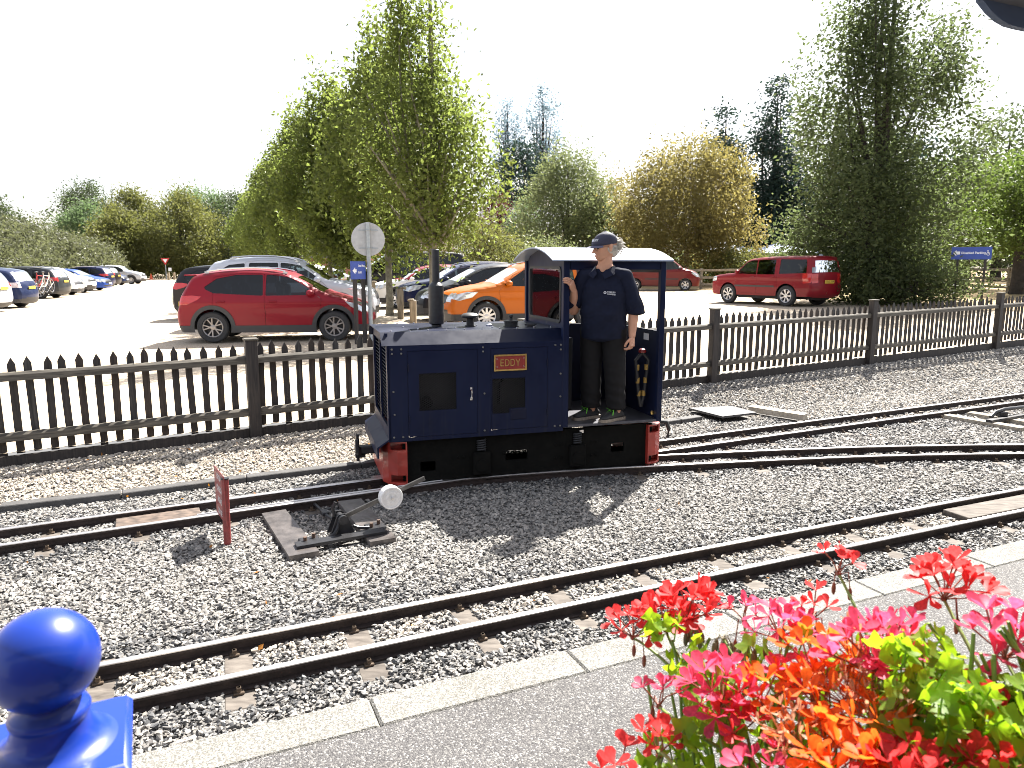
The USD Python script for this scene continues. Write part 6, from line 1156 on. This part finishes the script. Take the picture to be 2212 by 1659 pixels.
mb = MB(); mb.add(ball((0, 0, 0), (.008, .008, .005)) @ RH.T + hp_(0, .02, .142), _sph.faces); put(cpath, 'button', mb, M_cap, True)
# hair: grey at the temples, curly tail through the back of the cap
hr = MB(); r_ = np.random.default_rng(3)
hh = hull(hball((0, .055, -.005), (.066, .055, .055)), hball((0, .07, -.05), (.045, .04, .035)), hball((0.06, .02, -.005), (.016, .03, .03)), hball((-.06, .02, -.005), (.016, .03, .03))); v, f = soft(hh, .008, 4, .006, 60, 1); hr.add(v, f)
for k in range(230):
    a = r_.uniform(0, 2 * np.pi); b = hp_(r_.normal(0, .03), .095 + r_.normal(0, .012), .03 + r_.normal(0, .022)); d = RH @ V(r_.normal(0, .5), 1.0, r_.normal(-.1, .5)); L = r_.uniform(.05, .11); tt = np.linspace(0, 1, 9)
    hr.tube(b + tt[:, None] * d * L * .6 + np.stack([np.sin(tt * 9 + a), np.cos(tt * 8 + a * 2), -1.4 * tt ** 2 * 2 + np.sin(tt * 7 + a)], 1) * .014 * tt[:, None], np.linspace(.0026, .0012, 9), 4)
for k in range(70):
    sx_ = r_.choice([-1, 1]); b = hp_(sx_ * (.07 + r_.normal(0, .004)), r_.uniform(-.01, .06), r_.uniform(-.005, .028)); d = RH @ V(sx_ * r_.uniform(.0, .25), r_.uniform(.2, .8), r_.uniform(-.9, -.3)); tt = np.linspace(0, 1, 6); hr.tube(b + tt[:, None] * d * r_.uniform(.035, .07) + np.sin(tt * 6 + k)[:, None] * .004, np.linspace(.0028, .001, 6), 4)
put(pe, 'hair', hr, M_hair, True)
put = _put0
# ---------------------------------------------------------------- geraniums in the near right corner
M_stem = mat('stem_green', (.14, .22, .04), .5, var=.2, scale=60); M_ped = mat('pedicel_red', (.22, .06, .03), .5, var=.2, scale=90)
def petalmat(name, c1, c2, trans=.62):
    n = {'g': ('geometry', {}), 'r': ('rgb_ramp', {'ramp': [(0, c1), (1, c2)]}), 'nz': ('noise_texture', {'scale': 260., 'detail': 3.}), 'nr': ('rgb_ramp', {'ramp': [(.3, (.72, .72, .72)), (.65, (1.1, 1.1, 1.1))]}), 'x': ('mix_color', {'blend_type': 'multiply', 'fac': 1.}), 'p': ('principled_bsdf', {'roughness': .5, 'specular_ior_level': .3}), 't': ('translucent_bsdf', {}), 'm': ('mix_closure', {'fac': trans})}
    return usdkit.material(stage, '/World/Looks/' + name, n, [('g.random_per_island', 'r.fac'), ('g.position', 'nz.vector'), ('nz.fac', 'nr.fac'), ('r.color', 'x.a'), ('nr.color', 'x.b'), ('x.result', 'p.base_color'), ('x.result', 't.color'), ('p.BSDF', 'm.closure1'), ('t.BSDF', 'm.closure2')], surface='m.closure')
M_pred, M_ppink, M_por = petalmat('petal_red', (.74, .05, .05), (.88, .15, .13)), petalmat('petal_magenta', (.76, .08, .17), (.88, .22, .36)), petalmat('petal_orange', (.84, .16, .02), (.92, .34, .09))
M_pdry = petalmat('petal_faded', (.55, .28, .16), (.75, .42, .25)); M_gleaf = leafmat('leaf_geranium', (.16, .25, .03), (.25, .37, .05), .62, (.40, .50, .10), rough=.45); M_bud = mat('bud_green_brown', (.12, .10, .05), .6, var=.3, scale=90)
def petal(L, W_, bend, n=5):
    """obovate petal along +x, curving up"""
    t = np.linspace(0, 1, n); w = W_ * np.array([.10, .30, .62, .98, .62])[:n] if n == 5 else W_ * np.sin(np.pi * t ** .7); x = L * t; z = bend * L * t ** 1.6
    v = np.concatenate([np.stack([x, w / 2, z + .05 * L * t], 1), np.stack([x, 0 * w, z - .02 * L], 1), np.stack([x, -w / 2, z + .05 * L * t], 1)]); v = np.vstack([v, [[L * 1.07, 0, bend * L * 1.1]]]); f = []
    for i in range(n - 1): f += [[i, i + 1, n + i + 1], [i, n + i + 1, n + i], [n + i, n + i + 1, 2 * n + i + 1], [n + i, 2 * n + i + 1, 2 * n + i]]
    f += [[n - 1, 3 * n, 2 * n - 1], [2 * n - 1, 3 * n, 3 * n - 1]]; return v, np.array(f)
def leaf_shape(r):
    """five-lobed ivy-like blade, stalk at the origin"""
    a = np.linspace(-2.55, 2.55, 21); lob = 1 - .30 * np.abs(np.sin(a * 2.46)) ** 1.3; rad = r * lob * (1 - .08 * np.abs(a)); o = np.stack([rad * np.cos(a) + .25 * r, rad * np.sin(a), np.zeros(21)], 1)
    mid = o * .55 + np.array([.25 * r * .45, 0, 0]); o[:, 2] = .16 * r * np.cos(a * 5.) * .5 + .20 * r * (np.abs(o[:, 1]) / r); mid[:, 2] = -.03 * r + .1 * r * (np.abs(mid[:, 1]) / r)
    v = np.vstack([[[.22 * r, 0, -.03 * r]], mid, o]); n = 21; f = [[0, 1 + i, 2 + i] for i in range(n - 1)]
    for i in range(n - 1): f += [[1 + i, 1 + n + i, 2 + n + i], [1 + i, 2 + n + i, 2 + i]]
    return v, np.array(f)
def basis(d, roll=0.):
    d = d / np.linalg.norm(d); r_ = np.array([0, 0, 1.]) if abs(d[2]) < .9 else np.array([1., 0, 0]); s_ = np.cross(r_, d); s_ /= np.linalg.norm(s_); u = np.cross(d, s_); c_, q = math.cos(roll), math.sin(roll); M = np.eye(4); M[:3, 0] = d; M[:3, 1] = c_ * s_ + q * u; M[:3, 2] = -q * s_ + c_ * u; return M
def floret(mb, o, d, s, rng):
    """one flower facing d: two petals up, three down"""
    B_ = basis(d, rng.uniform(-.5, .5))
    for k, (a, L, W_) in enumerate(((65, 1., .62), (115, 1., .62), (200, 1.05, .74), (270, 1.08, .78), (340, 1.05, .74))):
        v, f = petal(s * L * rng.uniform(.9, 1.1), s * W_ * rng.uniform(.85, 1.15), rng.uniform(-.1, .25)); an = (a + rng.uniform(-9, 9)) * D2R; open_ = rng.uniform(.75, 1.25)
        e = np.array([math.cos(open_), math.sin(open_) * math.cos(an), math.sin(open_) * math.sin(an)]); Bl = basis(B_[:3, :3] @ e, rng.uniform(-.25, .25)); 
        if (Bl[:3, 2] @ B_[:3, 0]) < 0: Bl[:3, 1:3] *= -1
        Bl[:3, 3] = o; mb.add(v, f, Bl)
def umbel(pl, pos, m_, rng, n=13, R_=.036, s=.0175, stem_to=None, open_=1.1, up=None, buds=2, wilt=0):
    """a flower head: pedicels fanning out of the top of a stem, a flower on each"""
    pos = np.asarray(pos, float); up = np.array([0, 0, 1.]) if up is None else np.asarray(up, float); hb = pos - up * R_ * .95
    if stem_to is not None:
        st_ = np.asarray(stem_to, float); mid = (hb + st_) / 2 + rng.normal(0, .012, 3); tt = np.linspace(0, 1, 9)[:, None]; mb = MB(); mb.tube((1 - tt) ** 2 * st_ + 2 * tt * (1 - tt) * mid + tt ** 2 * hb, np.linspace(.0024, .0017, 9), 7); put(pl, 'stem', mb, M_stem, True)
    U = basis(up); pet, ped = MB(), MB()
    for k in range(n):
        ph = k * 2.39996 + rng.uniform(-.3, .3); th = open_ * math.sqrt((k + .6) / n) * rng.uniform(.85, 1.15); d = U[:3, :3] @ np.array([math.cos(th), math.sin(th) * math.cos(ph), math.sin(th) * math.sin(ph)]); e = hb + d * R_ * rng.uniform(.85, 1.25); m1 = (hb + e) / 2 + rng.normal(0, .002, 3)
        ped.tube([hb, m1, e], [.0009, .0008, .001], 5); fd = d + np.array([0, 0, .25]) + rng.normal(0, .25, 3)
        if k < wilt: continue
        floret(pet, e, fd, s * rng.uniform(.85, 1.12), rng)
    for k in range(buds):
        ph = rng.uniform(0, 6.28); e = hb + np.array([math.cos(ph) * .016, math.sin(ph) * .016, -.012 - .012 * rng.random()]); ped.tube([hb, hb + np.array([math.cos(ph) * .012, math.sin(ph) * .012, .006]), e], .0008, 5); ped.add(ball(e - [0, 0, .006], (.0028, .0028, .009)), _sph.faces)
    ped.add(ball(hb, (.0035, .0035, .003)), _sph.faces); hp__ = put(pl, 'flower_head', ped, M_ped, True); put(hp__, 'petals', pet, m_, True); return hp__
def dryhead(pl, pos, rng, R_=.034):
    pos = np.asarray(pos, float); ped, pet = MB(), MB(); hb = pos - [0, 0, R_]
    for k in range(22):
        d = rng.normal(size=3); d[2] = abs(d[2]) + .15; d /= np.linalg.norm(d); e = hb + d * R_ * rng.uniform(.7, 1.2); ped.tube([hb, (hb + e) / 2 + rng.normal(0, .003, 3), e], .0008, 4)
        for q in range(3):
            v, f = petal(.010 * rng.uniform(.6, 1.2), .004, rng.uniform(-.6, .8)); B_ = basis(d + rng.normal(0, .7, 3)); B_[:3, 3] = e; pet.add(v, f, B_)
    h = put(pl, 'faded_head', ped, M_pdry, True); put(h, 'dry_petals', pet, M_pdry, True)
def at(px, py, d):
    """the point at distance d from the eye towards a direction given by photo angles (used once, to lay the plants out)"""
    f_, p_ = 1560., 9.3 * D2R; xo, yo = (px - 1106) / f_, (py - 829.5) / f_; r_ = np.array([xo, math.cos(p_) - yo * math.sin(p_), -math.sin(p_) - yo * math.cos(p_)]); return np.array([0, 0, EYE]) + d * r_ / np.linalg.norm(r_)
rg = np.random.default_rng(77)
pl1 = thing('geranium_plant', 'ivy-leaved geranium with scarlet flower heads leaning left over the platform', 'plant', kind=None); pl2 = thing('geranium_plant', 'ivy-leaved geranium with orange flower heads and faded blooms in the middle of the planter', 'plant'); pl3 = thing('geranium_plant', 'ivy-leaved geranium with magenta-red flower heads and dense leaves at the right corner', 'plant')
base = lambda k: np.array([.33 + .09 * k + rg.uniform(-.05, .05), .50 + rg.uniform(-.05, .07), .98 + rg.uniform(-.02, .04)])
heads = [(pl1, 1440, 1312, .98, M_pred, 13, 1.0, (1540, 1500)), (pl1, 1368, 1332, 1.0, M_pred, 9, .95, (1500, 1500)), (pl1, 1490, 1288, .97, M_pred, 14, 1.05, (1560, 1520)), (pl3, 1690, 1325, .93, M_ppink, 12, .95, (1730, 1560)), (pl1, 1815, 1198, 1.06, M_pred, 4, .85, (1900, 1450)), (pl1, 2045, 1232, .97, M_pred, 12, 1.1, (2180, 1560)), (pl1, 1755, 1292, .96, M_pred, 4, .85, (1790, 1500)),
    (pl3, 2180, 1345, .90, M_ppink, 12, 1.2, (2290, 1600)), (pl3, 1905, 1372, .84, M_ppink, 17, 1.3, (1910, 1640)), (pl3, 1560, 1460, .85, M_ppink, 14, 1.15, (1600, 1700)), (pl2, 1780, 1392, .87, M_por, 8, 1.1, (1800, 1600)), (pl2, 1650, 1462, .86, M_por, 7, 1., (1700, 1680)), (pl2, 1785, 1478, .83, M_por, 11, 1.2, (1800, 1700)), (pl2, 1885, 1545, .78, M_por, 9, 1.1, (1890, 1750)), (pl2, 1800, 1600, .76, M_por, 10, 1.2, (1810, 1800)), (pl2, 1850, 1640, .74, M_por, 12, 1.2, (1860, 1800)),
    (pl3, 1980, 1650, .74, M_pred, 12, 1.2, (1990, 1800)), (pl1, 2105, 1500, .84, M_pred, 4, 1.15, (2100, 1720)), (pl1, 1330, 1640, .86, M_pred, 4, 1., (1440, 1760)), (pl1, 1425, 1580, .84, M_pred, 6, .9, (1500, 1720)), (pl3, 1960, 1330, .92, M_ppink, 3, .8, (1960, 1500)), (pl3, 1610, 1300, .98, M_ppink, 3, .8, (1680, 1500)), (pl3, 1720, 1440, .88, M_ppink, 7, .9, (1760, 1620)), (pl1, 2150, 1620, .78, M_pred, 8, 1., (2150, 1800)), (pl3, 1650, 1640, .78, M_ppink, 7, .9, (1680, 1800)), (pl3, 1425, 1480, .9, M_ppink, 4, .85, (1560, 1620)), (pl1, 1590, 1540, .84, M_pred, 6, .9, (1640, 1720)), (pl1, 2070, 1640, .76, M_pred, 7, 1.0, (2080, 1800))]
for pl, px, py, d, m_, n, sc_, (bx_, by_) in heads:
    d = d if d > .9 else .9 - (.9 - d) * .8
    umbel(pl, at(px, py, d), m_, rg, n=n, R_=.033 * sc_, s=.0172 * min(sc_, 1.15), stem_to=at(bx_, by_, d * .96), buds=int(rg.integers(0, 3)), open_=1.15 if n > 6 else .8)
for px, py, d in ((1720, 1545, .80), (1835, 1455, .84), (1855, 1370, .86), (1900, 1490, .81)): dryhead(pl2, at(px, py, d), rg)
# bud clusters
for px, py, d, tx_, ty_ in ((1562, 1380, .93, 1640, 1560), (1612, 1395, .92, 1660, 1560), (1500, 1360, .95, 1560, 1520)):
    mb = MB(); a, b_ = at(px, py, d), at(tx_, ty_, d * .97); mb.tube([b_, (a + b_) / 2 + rg.normal(0, .008, 3), a], .0016, 6); st = put(pl1, 'stem', mb, M_stem, True); mb = MB()
    for k in range(6): ph = k * 1.05; e = a + np.array([math.cos(ph) * .010, math.sin(ph) * .010, -.006]); mb.tube([a, (a + e) / 2 + [0, 0, .006], e], .0008, 5); mb.add(ball(e - [0, 0, .007], (.003, .003, .009)), _sph.faces)
    put(st, 'buds', mb, M_bud, True)
# foliage: dense to the right and below, sparse stems to the left
def blade(pl, pos, r_, facing, roll=None):
    v, f = leaf_shape(r_); d = rg.normal(size=3); d[2] = d[2] * .35 - .1; d /= np.linalg.norm(d); Bm = basis(d); nrm = np.asarray(facing, float) + rg.normal(0, .55, 3); x = d - nrm * (d @ nrm) / (nrm @ nrm); x /= np.linalg.norm(x); nrm /= np.linalg.norm(nrm); M = np.eye(4); M[:3, 0] = x; M[:3, 1] = np.cross(nrm, x); M[:3, 2] = nrm; M[:3, 3] = pos
    v = v * np.array([1, 1, rg.uniform(.6, 1.8)]); mb = MB(); mb.add(v, f, M); mb.tube([pos - x * r_ * .5 + [0, 0, -.012], pos + M[:3, 0] * .2 * r_], .0009, 4); put(pl, 'leaf', mb, M_gleaf, True)
reg = [(pl3, Polygon([(1900, 1380), (2010, 1340), (2060, 1400), (2080, 1480), (2230, 1460), (2260, 1700), (1880, 1700), (1900, 1500)]), 330, .77, .93), (pl2, Polygon([(1560, 1620), (1640, 1560), (1900, 1560), (1900, 1700), (1560, 1700)]), 70, .84, .93), (pl1, Polygon([(1390, 1600), (1470, 1560), (1620, 1560), (1600, 1700), (1390, 1700)]), 50, .84, .94), (pl1, Polygon([(1390, 1340), (1480, 1330), (1560, 1480), (1600, 1560), (1520, 1580), (1440, 1440)]), 48, .9, 1.0), (pl2, Polygon([(1600, 1390), (1700, 1360), (1950, 1420), (1920, 1580), (1620, 1560)]), 46, .88, .97), (pl1, Polygon([(1480, 1440), (1600, 1440), (1600, 1560), (1490, 1560)]), 28, .88, .97)]
for pl, pg, n, d0, d1 in reg:
    x0, y0, x1, y1 = pg.bounds; k = 0
    while k < n:
        px, py = rg.uniform(x0, x1), rg.uniform(y0, y1)
        if pg.contains(Point(px, py)): blade(pl, at(px, py, rg.uniform(d0, d1)), rg.uniform(.010, .0175), (.2, -.35, .8)); k += 1
for pl, pg, n, d0, d1 in reg:
    for k in range(n // 6):
        a = at(rg.uniform(pg.bounds[0], pg.bounds[2]), rg.uniform(pg.bounds[1], pg.bounds[3]), (d0 + d1) / 2); b_ = a + np.array([rg.uniform(-.02, .08), rg.uniform(-.06, .02), -.16]); mb = MB(); mb.tube([b_, (a + b_) / 2 + rg.normal(0, .01, 3), a], [.003, .0026, .0018], 6); put(pl, 'stem', mb, M_stem, True)
M_trough = mat('planter_green_black', (.03, .035, .03), .6, var=.2)
tr_ = thing('planter', 'dark planter trough holding the geraniums in the right corner', 'planter', (.42, .47, 0), 20)
mb = MB(); mb.box((0, 0, .92), (.8, .24, .2), b=.012); put(tr_, 'trough', mb, M_trough); 
for x in (-.33, .33):
    mb = MB(); mb.box((x, 0, .41), (.06, .18, .82), b=.005); put(tr_, 'leg', mb, M_trough)
# ---------------------------------------------------------------- ballast (last: it keeps clear of everything placed on the bed)
from scipy.spatial import cKDTree
def dist_line(p, c): return cKDTree(c).query(p)[0]
pts = sample(3400, 5); rr = np.random.default_rng(9)
dn, dm, dd = dist_line(pts, near_c), dist_line(pts, main_c), dist_line(pts, div_c)
vF = (pts - F0) @ FN; vP = (pts - P0) @ PN
nz = meshkit.fbm(np.c_[pts * 1.6, np.zeros(len(pts))], 3, 4) - .5
dark = 1 / (1 + np.exp(((np.minimum(np.minimum(dn, dm), dd) - .46) + nz * .45) / .06))
inside = (np.minimum(np.minimum(dn, dm), dd) < .17); dark = np.where(inside, .35, dark); dark = np.where((vP < .35), np.maximum(dark, .85), dark)
_kl = np.array(kl); up_ = pts[:, 1] - np.interp(pts[:, 0], _kl[:, 0], _kl[:, 1]); pale = 1 / (1 + np.exp(-(up_ - .05 + nz * .06) / .03)) * np.clip((2.6 - pts[:, 0]) / 1.5, .25, 1)
pale = np.maximum(pale, np.where(inside & (dn < .3), .35, 0)); u = rr.random(len(pts))
kind = np.where(u < pale, 2, np.where(rr.random(len(pts)) < dark * .84 + .1, 0, 1))
sF = (pts - F0) @ FU; size = .0205 * np.clip(1 + (sF - 3) * .055, 1, 1.9)
for k, (nm, m_, lab) in enumerate((('dark_ballast', M_st_dark, 'dark crushed stone ballast along the rails'), ('grey_ballast', M_st_grey, 'grey crushed stone ballast between the tracks'), ('pale_gravel', M_st_pale, 'pale gravel in front of the picket fence'))):
    s_ = kind == k; scatter(nm, pts[s_], size[s_], m_, lab, k + 1)

# a few fallen leaves and twigs on the stones
rl_ = np.random.default_rng(12); fp_ = sample(3, 31); fp_ = fp_[rl_.random(len(fp_)) < .75]; fv, ff = leaves(np.c_[fp_, bed(fp_[:, 0], fp_[:, 1]) + .016], .032, rl_, up=3., aspect=1.5)
put('/World', 'fallen_leaves', (fv, ff), leafmat('leaf_fallen', (.30, .13, .03), (.42, .24, .07), .2, (.5, .38, .18)), False, 'few dry fallen leaves scattered over the ballast', 'leaves', kind='stuff')
